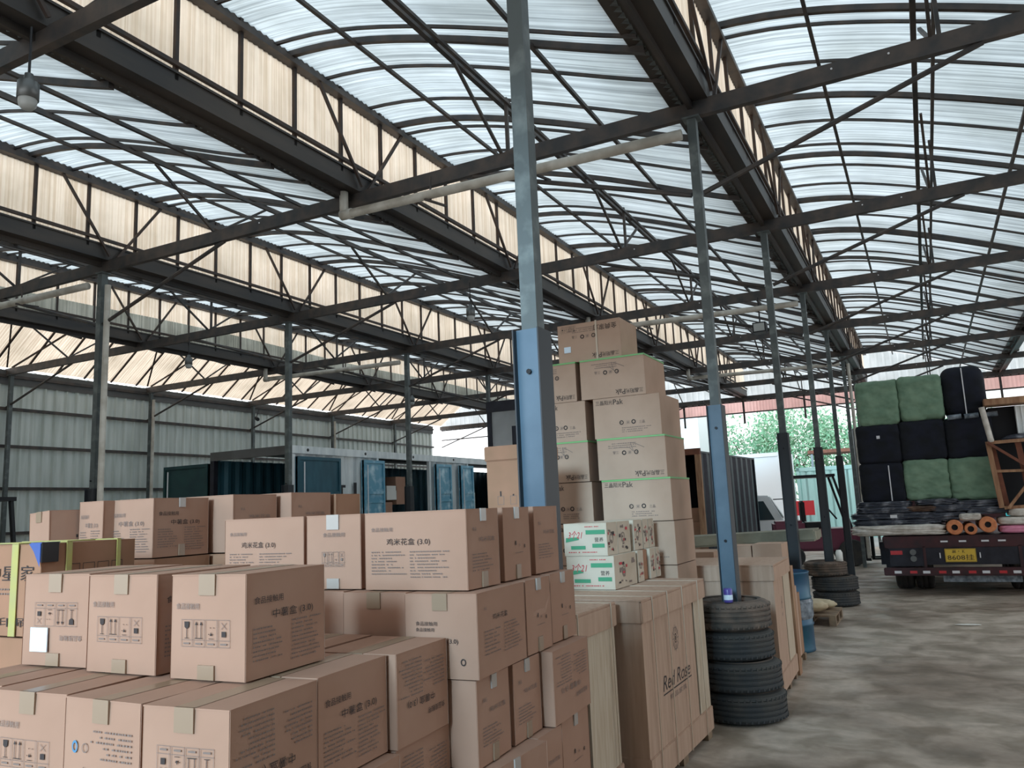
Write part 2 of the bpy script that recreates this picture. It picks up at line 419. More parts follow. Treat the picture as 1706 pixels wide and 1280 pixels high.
THICK = [5.2 + 1.645 * k for k in range(-3, 13)]
THIN = [5.02 + .69 * k for k in range(-8, 31)]
for bi in range(len(GX) - 1):
    g, g2 = GX[bi], GX[bi + 1]
    sc = (g2 - g) / 3.56
    P = prof_pts(g, g2)
    if bi == 0:      # the outermost bay starts as a slope rising off the cladding
        i0 = [i for i, p in enumerate(P) if p[0] > g + 1.35][0]; P = P[i0:]
    # corrugated sheet
    vs = []; fs = []; step = .038; ny = int((YN - YS) / step)
    for i in range(ny + 1):
        y = YS + i * step; dz = .009 if i % 2 else -.009
        for (x, z) in P: vs.append((x, y, z + dz + .012))
    k = len(P)
    for i in range(ny):
        for j in range(k - 1): fs.append((i * k + j, i * k + j + 1, (i + 1) * k + j + 1, (i + 1) * k + j))
    sheet = MB('roof'); sheet.add(vs, fs)
    cl = struct(sheet.build('ceiling', smooth=True))
    near = bi >= 1
    rib = rib_mesh(P, .045, .055).build('arch_rib', cl, loc=(0, THICK[0], 0)); copies(rib, [(0, y - THICK[0]) for y in THICK[1:]])
    thin = rib_mesh(P, .022, .028).build('thin_rib', cl, loc=(0, THIN[0], 0)); copies(thin, [(0, y - THIN[0]) for y in THIN[1:] if min(abs(y - q) for q in THICK) > .09])
    for tx, w in ((.92, .032), (1.72, .045), (1.86, .03), (2.62, .032)):
        x = g + tx * sc
        if x > P[0][0]: MB('steel').bar((x, YS, zat(g, g2, x) - .06 - (0.05 if tx == 1.86 else 0)), (x, YN, zat(g, g2, x) - .06 - (0.05 if tx == 1.86 else 0)), w, w).build('purlin', cl)
    # cream strip between the gutter and the next arch
    cm = MB('clere' if bi != 1 else 'clere')
    vs = []; fs = []
    ny2 = int((YN - YS) / .03)
    if bi == 0: A_, B_ = (g + .02, 4.90), (g + 1.35, 5.86)
    else: A_, B_ = (g + .10, 4.98), (g + .10, 5.885)
    for i in range(ny2 + 1):
        y = YS + i * .03; dx = .007 if i % 2 else -.007
        vs += [(A_[0] + dx, y, A_[1]), (B_[0] + dx, y, B_[1])]
    for i in range(ny2): fs.append((2 * i, 2 * i + 1, 2 * i + 3, 2 * i + 2))
    w_ = struct(MB('clere' if bi else 'clere_dim').add(vs, fs).build('window_%d' % (bi + 1)))
    if bi == 1:   # lower part of the second strip is glazed with a bluish sheet lapped on the cream one
        v2 = []; f2 = []
        for i in range(ny2 + 1):
            y = YS + i * .03; dx = .007 if i % 2 else -.007; top = 5.36 + .03 * math.sin(y * .7)
            v2 += [(g + .135 + dx, y, 4.98), (g + .135 + dx, y, top)]
        for i in range(ny2): f2.append((2 * i, 2 * i + 1, 2 * i + 3, 2 * i + 2))
        MB('clere2').add(v2, f2).build('lapped_sheet', w_)
    # mullions every 0.66 m
    xm = -.035
    mu = MB('steel_rust').bar((A_[0] - (xm if bi else -.02), 0, A_[1] - (0 if bi else .02)), (B_[0] - (xm if bi else -.02), 0, B_[1]), .035, .03, up=Vector((1, 0, 0))).build('mullion', w_, loc=(0, 3.29 - .66 * 5, 0))
    copies(mu, [(0, .66 * k) for k in range(1, 38)])
    if bi:
        MB('steel_rust').bar((g + .165, YS, 5.10), (g + .165, YN, 5.10), .035, .035).build('sill_rail', w_)
    MB('steel').box(B_[0] - .07, B_[0] + .03, YS, YN, B_[1] - .08, B_[1] + .02).box(B_[0] - .02, B_[0] + .10, YS, YN, B_[1] - .13, B_[1] - .08).build('eave_beam', w_)
    # V struts from each tie beam joint up to the eave
    for y in BY[:-1]:
        for s_ in (-1, 1):
            if bi: MB('steel_rust').bar((g + .19, y + .05 * s_, 4.90), (g + .17, y + .70 * s_, 5.78), .028).build('strut', w_)
            else: MB('steel_rust').bar((g + .1, y + .05 * s_, 4.9), (g + 1.3, y + .70 * s_, 5.74), .03).build('strut', w_)
    # gutter trough
    if 0 < bi:
        gt = MB('gutter')
        gt.box(g - .17, g - .155, YS, YN, 4.875, 5.04).box(g - .17, g + .15, YS, YN, 4.86, 4.875).box(g + .135, g + .15, YS, YN, 4.875, 5.04)
        gt.box(g - .185, g - .15, YS, YN, 5.03, 5.05).box(g + .13, g + .165, YS, YN, 5.03, 5.05)
        gt.box(g - .02, g + .02, YS, YN, 4.80, 4.86)
        names = {1: 'wide steel gutter nearest the grey clad wall', 2: 'steel gutter over the left row of posts', 3: 'steel gutter midway between the two post rows, with a white pipe elbow under it',
                 4: 'broad dark steel gutter over the near row of posts', 5: 'steel gutter above the loaded lorry'}
        tag(gt.build('roof_gutter'), names[bi], 'gutter')

# tie beams with knee braces and ridge struts
ordn = ['nearest', 'second nearest', 'third', 'fourth', 'fifth', 'sixth', 'seventh', 'farthest']
for i, y in enumerate(BY):
    t_ = empty('tie_beam', (0, y, ZB), 0, '%s steel tie beam running across the shed under the arched roof, counted from the camera' % ordn[i] if i < 7 else 'farthest steel tie beam, along the foot of the end gable', 'beam', 'steel tie beams')
    mb = MB('steel')
    X0, X1 = GX[0], 5.75
    mb.box(X0, X1, -.03, -.022, -.07, .07).box(X0, X1, -.022, .03, .062, .07).box(X0, X1, -.022, .03, -.07, -.062)   # channel
    mb.build('beam', t_)
    br = []
    for px in (GX[0], -8.86, -1.4):
        for s_ in (-1, 1):
            if px == GX[0] and s_ < 0: continue
            br.append(((px + s_ * .05, .0, -.73), (px + s_ * 2.1, .0, -.07)))
    br.append(((5.7, 0, -.73), (3.65, 0, -.07)))
    for a, b_ in br: MB('steel').tube([a, b_], .022, seg=8).build('knee_brace', t_)
    for bi in range(len(GX) - 1):
        g, g2 = GX[bi], GX[bi + 1]; xm = g + 1.78 * (g2 - g) / 3.56
        zt = zat(g, g2, xm) - .1 - ZB
        for s_ in (-1, 1):
            if i == 7 and s_ > 0: continue
            MB('steel').bar((xm, .02 * s_, .07), (xm - .02, .80 * s_, zt), .026).build('ridge_strut', t_)
        if i % 2 == 0: pass
    for bi in (1, 3, 4):
        g, g2 = GX[bi], GX[bi + 1]; xm = g + 1.78 * (g2 - g) / 3.56
        MB('steel').bar((xm + .06, .0, .07), (xm + .06, 0, zat(g, g2, xm) - .08 - ZB), .03).build('king_post', t_)
    for bx in (-3.0, -.3, .1, -6.2):
        MB('refl_w').tube([(bx, -.03, .02), (bx, -.037, .02)], .008, seg=8).build('bolt', t_)

# steel posts with channel sleeves
def post(x, y, label, sleeve=True, pipe=False, sl_mat='sleeve', sc=1.0, grp='steel posts of the near row', z_s=2.32):
    t_ = empty('steel_post', (x, y, 0), 0, label, 'post', grp)
    w = .036 * sc
    mb = MB('post').box(-w, w, -w, w, 0, ZB - .07)
    mb.box(-.07, .07, -.06, .06, ZB - .085, ZB - .07)
    mb.build('column', t_)
    if sleeve:
        s = MB(sl_mat)
        W_, D_ = .060 * sc, .03
        s.box(-W_ + .006, W_ - .006, -.052, -.046, 0, z_s)
        fl = MB('sleeve_dark').box(-W_, -W_ + .006, -.052 - D_, .048, 0, z_s - .002).box(W_ - .006, W_, -.052 - D_, .048, 0, z_s - .002)
        fl.box(-W_ + .006, W_ - .006, .046, .052, 0, z_s - .003)
        sv = s.build('channel_sleeve', t_); fl.build('flange', sv)
        for zb in (.6, 1.28, 2.14):
            b_ = MB('bolt').tube([(.0, -.052, zb), (.0, -.064, zb)], .011, seg=8)
            b_.build('bolt', sv)
    if pipe:
        p = MB('pvc').tube([(.105 * sc, -.01, 0.2), (.105 * sc, -.01, ZB - .25)], .036, seg=12)
        p.build('downpipe', t_, smooth=False)
    return t_
post(-1.4, 2.965, 'tall steel post with a wide blue grey channel sleeve rising behind the near cartons')
post(-1.4, 6.25, 'steel post with dark blue channel sleeve standing in the stack of four tyres', pipe=False, sl_mat='sleeve')
post(-1.4, 9.54, 'steel post with charcoal sleeve just behind the cartons and the blue drum', sl_mat='sleeve_dark')
post(-1.4, 12.85, 'steel post with charcoal sleeve standing in the far stack of three tyres', sl_mat='sleeve_dark')
post(-1.4, 16.13, 'steel post beside the green and navy bales, seen just left of the lorry', sl_mat='sleeve_dark')
post(-1.4, 19.45, 'far slim post of the near row with a white downpipe', pipe=True, sl_mat='sleeve_dark', sleeve=False)
post(-1.4, 22.75, 'slim bare post one bay before the end gable, on the line of tyre stacks', sleeve=False)
post(-1.4, 26.0, 'bare post under the end gable on the line of tyre stacks', sleeve=False)
lr = 'steel posts of the left row'
post(-8.86, 6.25, 'grey post with a pale downpipe and charcoal sleeve, left of the green doored container', pipe=True, sl_mat='sleeve_dark', grp=lr, z_s=2.05, sc=1.15)
post(-8.86, 9.54, 'grey post with charcoal sleeve in front of the corner of the white container', sl_mat='sleeve_dark', grp=lr, z_s=2.12, sc=1.1)
post(-8.86, 12.85, 'grey post with charcoal sleeve in front of the dark opening of the white container', sl_mat='sleeve_dark', grp=lr, z_s=2.12, sc=1.1)
post(-8.86, 16.13, 'slim grey post rising behind the tall lidded box near the open far end', sleeve=False, grp=lr)
post(-8.86, 19.45, 'slim grey post of the left row, sixth beam', sleeve=False, grp=lr)
post(-8.86, 22.75, 'slim grey post of the left row, seventh beam', sleeve=False, grp=lr)
post(-8.86, 26.0, 'slim grey post of the left row under the end gable', sleeve=False, grp=lr)
wr = 'wall posts'
for y, nm, pp in ((9.54, 'dark wall post at the left edge of the grey cladding', False), (12.85, 'wall post with a white downpipe left of the green container door', True), (16.13, 'dark wall post above the roof of the white container', False),
              (19.45, 'wall post with a white downpipe above the white container', True), (22.75, 'farthest wall post on the grey cladding', False)):
    post(GX[0] + .18, y, nm, sleeve=False, pipe=pp, grp=wr)
for y in BY[3:]:
    post(5.65, y, 'steel post against the unseen right hand cladding at beam %s' % ordn[BY.index(y)], sleeve=False, grp='right wall posts')

# drain pipes from the mid gutters across to the posts
def drain(xa, xb, y, label, z=4.60):
    t_ = empty('drain_pipe', (xa, y, z), 0, label, 'pipe', 'white drain pipes')
    L = xb - xa
    MB('pvc').tube([(0, 0, .24), (0, 0, .03), (.03, 0, 0), (L * .5, 0, -.03), (L, 0, -.06)], .045, seg=14).build('pipe', t_, smooth=True)
    MB('pvc').tube([(-.03, 0, 0), (.10, 0, -.002)], .052, seg=14).build('elbow', t_, smooth=True)
    for q in (.3, .62):
        MB('steel').bar((L * q, 0, .16), (L * q, 0, -.07), .015).bar((L * q - .03, -.06, -.08), (L * q + .05, .2, -.08), .02).build('bracket', t_)
drain(-4.93, -1.46, 6.10, 'long white drain pipe with an elbow, hung under the second nearest beam')
drain(-12.45, -8.93, 6.10, 'white drain pipe at the left edge, ending at the tall grey post')
drain(-4.93, -1.46, 12.70, 'far white drain pipe hung under the fourth beam right of the blue post')
drain(-12.45, -8.93, 12.70, 'far white drain pipe running to the post before the container opening')
drain(-4.93, -1.46, 19.30, 'farthest white drain pipe under the sixth beam')

# walls
def cladding(name, x0, y0, x1, y1, z0, z1, m, pitch=.21, rib=.045, parent=None):
    a = Vector((x0, y0, 0)); b_ = Vector((x1, y1, 0)); d = (b_ - a); L = d.length; d.normalize(); nn = Vector((-d.y, d.x, 0))
    mb = MB(m); vs = []; q = 0; pts = []
    while q < L:
        for (o_, h_) in ((0, 0), (.12 * pitch, rib), (.24 * pitch, rib), (.36 * pitch, 0)):
            if q + o_ <= L: pts.append((q + o_, h_))
        q += pitch
    pts.append((L, 0))
    for (u, h_) in pts:
        p = a + d * u - nn * h_; vs += [(p.x, p.y, z0), (p.x, p.y, z1)]
    fs = [(2 * i, 2 * i + 2, 2 * i + 3, 2 * i + 1) for i in range(len(pts) - 1)]
    mb.add(vs, fs)
    return mb.build(name, parent)
wl_ = struct(cladding('wall_left', GX[0], YS, GX[0], 25.4, 0, 4.86, 'wall', .24))
for z in (1.55, 2.44, 3.29, 4.05, 4.72):
    MB('steel').box(GX[0] + .03, GX[0] + .09, YS, 25.4, z - .03, z + .03).build('girt', wl_)
MB('wall_dk').box(GX[0] + .03, GX[0] + .05, YS, 25.4, 4.55, 4.84).build('fascia', wl_)
wr_ = struct(cladding('wall_unseen_right', 5.8, 3.2, 5.8, YS, 0, 5.9, 'wall', .24))  # unseen wall added to darken east faces, stopped short to let light in beyond
cladding('unseen_lintel_sheet', 5.8, 26.05, 5.8, 3.2, 4.0, 5.9, 'wall', .24, parent=wr_)
# unseen wall added behind the camera; its opening lights cartons and shades the lorry
wn_ = struct(cladding('wall_unseen_near', -0.75, YS, 5.8, YS, 0, 5.9, 'wall', .24))
cladding('unseen_header_sheet', -7.0, YS, -0.75, YS, 4.3, 5.9, 'wall', .24, parent=wn_)
cladding('unseen_side_sheet', GX[0], YS, -7.0, YS, 0, 5.9, 'wall', .24, parent=wn_)
wb_ = empty('wall_far', (0, 0, 0)); struct(wb_)
gb = MB('gable')
for bi in range(len(GX) - 1):
    P = prof_pts(GX[bi], GX[bi + 1]); P = [(GX[bi] + .02, P[0][1])] + P + [(GX[bi + 1] - .01, P[-1][1])]
    if bi == 0: P = [(GX[0], 4.9), (GX[0] + 1.35, 5.84)] + [p for p in P if p[0] > GX[0] + 1.4]
    xs = []; x = P[0][0]
    while x < P[-1][0]: xs += [x, x + .03, x + .06, x + .09]; x += .2
    vs = []; fs = []
    def zz(x):
        for (a, za), (b_, zb) in zip(P[:-1], P[1:]):
            if a <= x <= b_: return za + (zb - za) * (x - a) / max(b_ - a, 1e-6)
        return P[-1][1]
    for i, x in enumerate(xs): vs += [(x, 26.06 + (.015 if i % 4 in (1, 2) else 0), 4.72), (x, 26.06 + (.015 if i % 4 in (1, 2) else 0), zz(x))]
    for i in range(len(xs) - 1): fs.append((2 * i, 2 * i + 1, 2 * i + 3, 2 * i + 2))
    gb.add(vs, fs)
gb.build('gable_sheeting', wb_)
for x in [GX[0] + .9 * k for k in range(1, 25)]:
    pass
pk = MB('pink'); xs = [GX[0] + 3.2 + .05 * i for i in range(int(19 / .05))]
vs = []
for i, x in enumerate(xs): vs += [(x, 26.12 + (.01 if i % 2 else 0), 4.36), (x, 26.12 + (.01 if i % 2 else 0), 4.74)]
pk.add(vs, [(2 * i, 2 * i + 1, 2 * i + 3, 2 * i + 2) for i in range(len(xs) - 1)])
pk.build('valance_sheet', wb_)
MB('steel').box(GX[0], 5.75, 26.07, 26.11, 4.33, 4.37).box(GX[0], 5.75, 26.07, 26.11, 4.70, 4.76).build('rail', wb_)
for x in (-12.48, -10.6, -6.9, -4.96, -3.1, .36, 2.16, 4.0):
    MB('steel').box(x - .03, x + .03, 26.05, 26.09, 4.0, 4.75).build('hanger', wb_)

# ------------------------------------------------------------------ cartons
def carton(x, y, z, yaw, w, d, h, label, group, south=None, east=None, m='carton', tape_s=True, tape_e=False, tape_m='tape', name='carton', seed=0, seam='y', bulge=.003, gap=True, dent=0, cat='carton', tilt=0):
    """box with its south-east lower corner at the origin; south and east are print functions"""
    rg = random.Random(seed * 13 + 5)
    mb = MB(m)
    N = 4
    def face(o_, u, v, W, Hh):
        vs = []; nn = Vector(u).cross(Vector(v))
        for j in range(N + 1):
            for i in range(N + 1):
                a, b_ = i / N, j / N
                bl = bulge * math.sin(PI * a) * math.sin(PI * b_)
                p = Vector(o_) + Vector(u) * a * W + Vector(v) * b_ * Hh + nn * bl
                if dent and nn.x > .5: p -= nn * dent * max(0, 1 - math.hypot(a - .6, b_ - 1) * 2.2)
                vs.append(p)
        mb.add(vs, [(j * (N + 1) + i, j * (N + 1) + i + 1, (j + 1) * (N + 1) + i + 1, (j + 1) * (N + 1) + i) for j in range(N) for i in range(N)])
    hh = h - .004 if gap else h
    e_ = .0015
    face((-w, e_, 0), (1, 0, 0), (0, 0, 1), w, hh); face((-e_, 0, 0), (0, 1, 0), (0, 0, 1), d, hh)
    face((0, d - e_, 0), (-1, 0, 0), (0, 0, 1), w, hh); face((-w + e_, d, 0), (0, -1, 0), (0, 0, 1), d, hh)
    mb.box(-w + .002, -.002, .002, d - .002, .001, hh - .003)
    if seam == 'y':
        mb.box(-w + .001, -w / 2 - .0012, .0, d, hh - .003, hh); mb.box(-w / 2 + .0012, -.001, .0, d, hh - .003, hh)
    else:
        mb.box(-w + .001, -.001, .0, d / 2 - .0012, hh - .003, hh); mb.box(-w + .001, -.001, d / 2 + .0012, d, hh - .003, hh)
    if south: south(Print(mb, (-w, 0, 0), (1, 0, 0), (0, 0, 1), w, hh, bulge=bulge))
    if east: east(Print(mb, (0, 0, 0), (0, 1, 0), (0, 0, 1), d, hh, bulge=bulge))
    o = mb.build(name, loc=(x, y, z), rot=(0, R(tilt), R(yaw)))
    tag(o, label, cat, group)
    tw = .024
    if tape_s:
        cx = -w / 2
        t_ = MB(tape_m).box(cx - tw, cx + tw, -.0012 - bulge * .9, .001, hh * .80, hh + .0008)
        if seam == 'y': t_.add([(cx - tw, -.0012, hh + .0008), (cx + tw, -.0012, hh + .0008), (cx + tw, d, hh + .0008), (cx - tw, d, hh + .0008)], [(0, 1, 2, 3)])
        t_.build('packing_tape', o)
        MB(tape_m).box(cx - tw, cx + tw, -.0012 - bulge * .9, .001, .001, hh * .14).build('packing_tape', o)
    if tape_e:
        cy = d / 2; tw2 = .016
        t_ = MB('tape_clear').box(-.001, .0012 + bulge * .9, cy - tw2, cy + tw2, hh * .84, hh + .001); t_.build('packing_tape', o)['label'] = 'glossy clear tape over the top edge'
        MB(tape_m).box(-.001, .0012 + bulge * .9, cy - tw2, cy + tw2, .001, hh * .2).build('packing_tape', o)
    return o

def p_front(flip=False, small_blue=False, icons=True, faint='ink_l'):
    def f(p):
        p.flip = flip; W, Hh = p.W, p.H
        if icons:
            p.text('食品接触用', W * .08, Hh * .665, Hh * .06, 'ink_l', W * .32)
            p.icons(W * .16, Hh * .31, W * .66, Hh * .26, 'ink', 'ink_l')
        if small_blue:
            p.small(W * .10, Hh * .40 + .02, W * .55, 6, Hh * .045, 'ink_l', 3)
            p.ring(W * .83, Hh * .42, W * .04, W * .016, 'ink_b', sy=1.3); p.ring(W * .69, Hh * .42, W * .04, W * .008, 'ink_l')
            p.text('中薯盒 (3.0)', W * .12, Hh * .58, Hh * .085, 'ink', W * .6)
    return f
def p_side(title='中薯盒 (3.0)', flip=False, m='ink', s_=1.0):
    def f(p):
        p.flip = flip; W, Hh = p.W, p.H
        p.text('食品接触用', W * .09, Hh * .70, Hh * .07, m, W * .34)
        p.text(title, W * .30, Hh * .53, Hh * .10 * s_, m, W * .52)
        p.small(W * .08, Hh * .46, W * .42, 8, Hh * .042, 'ink_l', 1)
        p.small(W * .54, Hh * .48, W * .40, 10, Hh * .042, 'ink_l', 2)
    return f
def p_long(title='鸡米花盒 (3.0)'):
    def f(p):
        W, Hh = p.W, p.H
        p.text('食品接触用', W * .07, Hh * .75, Hh * .055, 'ink_l', W * .22)
        p.text(title, W * .23, Hh * .56, Hh * .10, 'ink', W * .43)
        p.small(W * .07, Hh * .48, W * .36, 8, Hh * .04, 'ink_l', 5)
        p.small(W * .46, Hh * .48, W * .42, 9, Hh * .04, 'ink_l', 6)
    return f
def p_narrow(p):
    W, Hh = p.W, p.H
    p.text('食品', W * .16, Hh * .72, Hh * .05, 'ink_l'); p.text('鸡米花盒', W * .34, Hh * .58, Hh * .06, 'ink_l', W * .5)
    p.small(W * .14, Hh * .42, W * .6, 6, Hh * .04, 'ink_l', 8)
def p_marks(p):
    W, Hh = p.W, p.H
    p.rect(W * .40, Hh * .47, W * .03, Hh * .06, 'ink'); p.rect(W * .74, Hh * .42, W * .03, Hh * .05, 'ink'); p.rect(W * .55, Hh * .45, W * .02, Hh * .03, 'ink_l'); p.small(W * .38, Hh * .36, W * .45, 1, Hh * .03, 'ink_l', 4)
def p_mid(p):
    W, Hh = p.W, p.H
    p.text('食品接触用', W * .16, Hh * .62, Hh * .05, 'ink', W * .3); p.text('食品接触用', W * .16, Hh * .55, Hh * .045, 'ink', W * .26)
    p.text('鸡米花盒 (3.0)', W * .24, Hh * .40, Hh * .08, 'ink', W * .5); p.ring(W * .80, Hh * .20, Hh * .035, Hh * .012, 'ink', sy=1.2)
def p_midside(p):
    W, Hh = p.W, p.H
    p.text('食品', W * .12, Hh * .78, Hh * .04, 'ink_l'); p.text('鸡米花盒', W * .28, Hh * .64, Hh * .07, 'ink', W * .3)
    p.small(W * .12, Hh * .52, W * .3, 7, Hh * .045, 'ink_l', 2); p.small(W * .5, Hh * .55, W * .4, 9, Hh * .042, 'ink_l', 3)

FG = 'cartons of the front stack'
h1 = .2332; z1_ = 1.2368; z2_ = 1.0036
carton(-1.352, 1.324, z1_, 2.7, .223, .275, h1, 'rightmost carton of the front top row, its brown printed side turned right', FG, p_front(), p_side(), seed=1)
carton(-1.632, 1.321, z1_, 1.0, .242, .299, h1, 'carton of the front top row just right of the one with a white sticker', FG, p_front(), p_side(), seed=2)
c_ = carton(-1.905, 1.340, z1_ + .001, 2.9, .247, .299, h1, 'upside down carton with a white address sticker, leftmost of the front top row', FG, p_front(flip=True), None, seed=3)
MB('label').box(-.205, -.140, -.0075, -.0045, .035, .095).build('sticker', c_)['label'] = 'white paper sticker'
carton(-1.202, 1.140, z2_, 5.0, .217, .271, h1, 'upside down carton at the front corner of the lower layer, handling marks facing the camera', FG, p_front(flip=True), p_side(flip=True), seed=4)
carton(-1.427, 1.125, z2_, 0.0, .236, .299, h1, 'lower layer carton with a small blue logo and an upside down title', FG, p_front(flip=True, small_blue=True, icons=False), None, seed=5)
carton(-1.674, 1.136, z2_, 3.4, .243, .299, h1, 'lower layer carton at the bottom left corner of the photo with upright handling marks', FG, p_front(), None, seed=6)
carton(-1.930, 1.150, z2_, 3.0, .243, .299, h1, 'lower layer carton cut off by the left edge of the photo, below the sticker carton', FG, None, None, seed=7)
carton(-1.236, 1.422, z2_, 4.0, .246, .280, h1, 'carton behind the front corner one, upright title on its brown side', FG, None, p_side(), seed=8)
carton(-1.234, 1.712, z2_, 3.0, .246, .262, h1, 'taped carton with upside down side print, last of the lower front layer', FG, None, p_side(flip=True), seed=9)
carton(-1.50, 1.44, z2_, 2, .246, .28, h1, 'carton whose top shows under the front top row, behind the one with the blue logo', FG, None, None, seed=10)
carton(-1.50, 1.735, z2_, 2, .246, .24, h1, 'flat topped carton between the brown side carton and the middle stack', FG, None, None, seed=11)
carton(-1.77, 1.45, z2_, 2, .246, .28, h1, 'carton carrying the sticker carton, only its top seen', FG, None, None, seed=12)
carton(-2.04, 1.46, z2_, 2, .246, .28, h1, 'carton at the left edge under the yellow strapped box', FG, None, None, seed=13)
carton(-1.21, 1.15, .770, 4, .225, .275, h1, 'third layer carton under the front corner one', FG, None, p_side(), seed=14)
carton(-1.205, 1.43, .770, 3.5, .246, .275, h1, 'third layer carton with plain side, beside the sideways print', FG, None, None, seed=15)
carton(-1.245, 1.72, .770, 2.5, .246, .27, h1, 'third layer carton with faint print lines on its side, against the middle stack', FG, None, p_side(flip=True), seed=16)
for zz_, nm in ((.537, 'fourth'), (.304, 'fifth'), (.070, 'lowest')):
    for k, yy in enumerate((1.15, 1.44, 1.73)):
        carton(-1.215, yy, zz_, 3, .24, .275, h1, '%s layer carton of the front stack, hidden low in the pile, %s in its row' % (nm, ('first', 'second', 'third')[k]), 'cartons low in the front pile', None, None, seed=20 + k)
LAY = ['third', 'fourth', 'fifth', 'sixth', 'seventh']; NTH = ['first', 'second', 'third', 'fourth', 'fifth', 'sixth', 'seventh']
for k, (xx, yy) in enumerate(((-1.45, 1.14), (-1.71, 1.15), (-1.97, 1.16), (-1.5, 1.45), (-1.77, 1.46), (-2.04, 1.47), (-1.5, 1.735))):
    for j_, zz_ in enumerate((.770, .537, .304, .070)):
        carton(xx, yy, zz_, 2, .235, .27, h1, '%s layer carton in the %s column inside the front pile' % (LAY[j_], NTH[k]), 'cartons hidden inside the front pile', None, None, seed=30 + k, tape_s=False)
pl = MB('wood_grey')
def pallet(name, x0, x1, y0, y1, z, label, grp='pallets', m='wood_grey', hgt=.12):
    t_ = empty(name, ((x0 + x1) / 2, (y0 + y1) / 2, z), 0, label, 'pallet', grp)
    W, D_ = (x1 - x0) / 2, (y1 - y0) / 2
    n_ = max(4, int(2 * D_ / .14)); 
    tp = MB(m)
    for i in range(n_):
        a = -D_ + 2 * D_ * i / n_; tp.box(-W, W, a + .008, a + 2 * D_ / n_ - .008, hgt - .02, hgt)
    tp.build('deck_board', t_)
    for xx in (-W, -.04, W - .08):
        s = MB(m)
        for yy in (-D_, -.05, D_ - .1): s.box(xx, xx + .08, yy, yy + .1, .018, hgt - .02)
        s.box(xx, xx + .08, -D_, D_, 0, .018)
        s.build('runner', t_)
    return t_
pallet('pallet', -2.32, -1.20, 1.12, 1.94, 0, 'low pallet under the front stack of cartons', hgt=.069)

MG = 'cartons of the middle stack'
hm = .2376
def MC(x, y, z, yaw, w, d, label, **k): return carton(x, y, z, yaw, w, d, hm, label, MG, **k)
zt, zm, zl = 1.3556, 1.118, .8804
MC(-1.211, 2.041, zt, .7, .367, .203, 'long pale faced carton titled 鸡米花盒 (3.0) at the middle of the photo', south=p_long(), east=p_narrow, tape_s=False, tape_e=True, seed=41, seam='x')
MC(-1.612, 2.060, zt, 2.5, .215, .352, 'pale carton with glossy tape over its top edge, left of the long 鸡米花盒 carton', south=lambda p: (p.text('食品接触用', p.W * .32, p.H * .70, p.H * .06, 'ink_l', p.W * .4), p.icons(p.W * .3, p.H * .30, p.W * .42, p.H * .2, 'ink_l', 'ink_l')), tape_m='tape_clear', seed=42)
MC(-1.86, 2.075, zt, 1.5, .353, .211, 'leftmost pale faced 鸡米花盒 carton of the middle stack, half hidden by the front cartons', south=p_long(), tape_s=False, seed=43, seam='x')
MC(-1.228, 2.300, zt, 1.5, .345, .205, 'upright brown carton with glossy tape, second of the right hand top row before the post', south=None, east=p_marks, tape_s=False, tape_e=True, seed=44, seam='x')
MC(-1.243, 2.560, zt, .5, .06 + .09, .205, 'upright brown carton at the end of the top row, before the blue grey post', south=None, east=p_narrow, tape_s=False, seed=45, seam='x')
MC(-1.158, 1.995, zm, 4.0, .235, .35, 'brown taped carton with a small round mark, second layer of the middle stack', south=p_mid, east=p_midside, seed=46)
MC(-1.405, 2.005, zm, 2.5, .228, .37, 'plain dark brown carton in the shadow, left of the one with the round mark', seed=47)
MC(-1.65, 2.02, zm, 2, .228, .37, 'second layer carton under the pale carton with glossy tape over its top edge', seed=147)
MC(-1.90, 2.04, zm, 2, .24, .37, 'second layer carton under the leftmost pale carton of the middle stack', seed=148)
MC(-1.186, 2.356, zm, 1.5, .345, .205, 'carton with a crushed upper edge in the second layer', east=p_marks, tape_s=False, tape_e=True, seed=48, seam='x', dent=.03)
MC(-1.207, 2.594, zm, 0, .17, .212, 'narrow carton at the right end of the second layer, above the jutting one', east=p_marks, tape_s=False, tape_e=True, seed=49, seam='x')
MC(-1.172, 2.000, zl, 2.2, .352, .211, 'third layer carton with a tape strip, right of the front stack', east=p_narrow, tape_s=False, tape_e=True, seed=50, seam='x')
MC(-1.181, 2.238, zl, 2.0, .345, .205, 'third layer carton set back behind the jutting one', east=p_narrow, tape_s=False, tape_e=True, seed=51, seam='x')
MC(-1.150, 2.462, zl, 2, .165, .335, 'carton jutting out of the stack with faint upside down print on its side', south=None, east=p_side(flip=True, m='ink_l'), seed=52)
MC(-1.14, 1.96, .6428, -3, .23, .37, 'fourth layer carton with a torn glossy tape at the bottom edge of the photo', east=p_midside, seed=53, tape_e=True)
MC(-1.155, 2.34, .6428, 0, .34, .18, 'fourth layer carton, second from the left, bottom edge of the photo', east=p_narrow, tape_s=False, seed=54, seam='x')
MC(-1.165, 2.535, .6428, 1, .15, .25, 'fourth layer carton with two small marks, beside the strapped crate', east=p_marks, tape_s=False, tape_e=True, seed=55, seam='x')
for zz_, nm in ((.4052, 'fifth'), (.1676, 'bottom')):
    for k, yy in enumerate((2.0, 2.24, 2.50)):
        carton(-1.165, yy, zz_, 1, .15 if k == 2 else .34, .21, hm, '%s layer carton low in the middle stack, %s in its row' % (nm, ('first', 'second', 'third')[k]), 'cartons low in the middle pile', None, None, seed=60 + k, seam='x', tape_s=False)
for k, xx in enumerate((-1.535, -1.78, -2.03)):
    for j_, zz_ in enumerate((.8804, .6428, .4052, .1676)):
        carton(xx, 2.03, zz_, 1, .22, .35, hm, '%s layer carton in the %s column inside the middle pile' % (LAY[j_], NTH[k]), 'cartons hidden inside the middle pile', None, None, seed=70, tape_s=False)
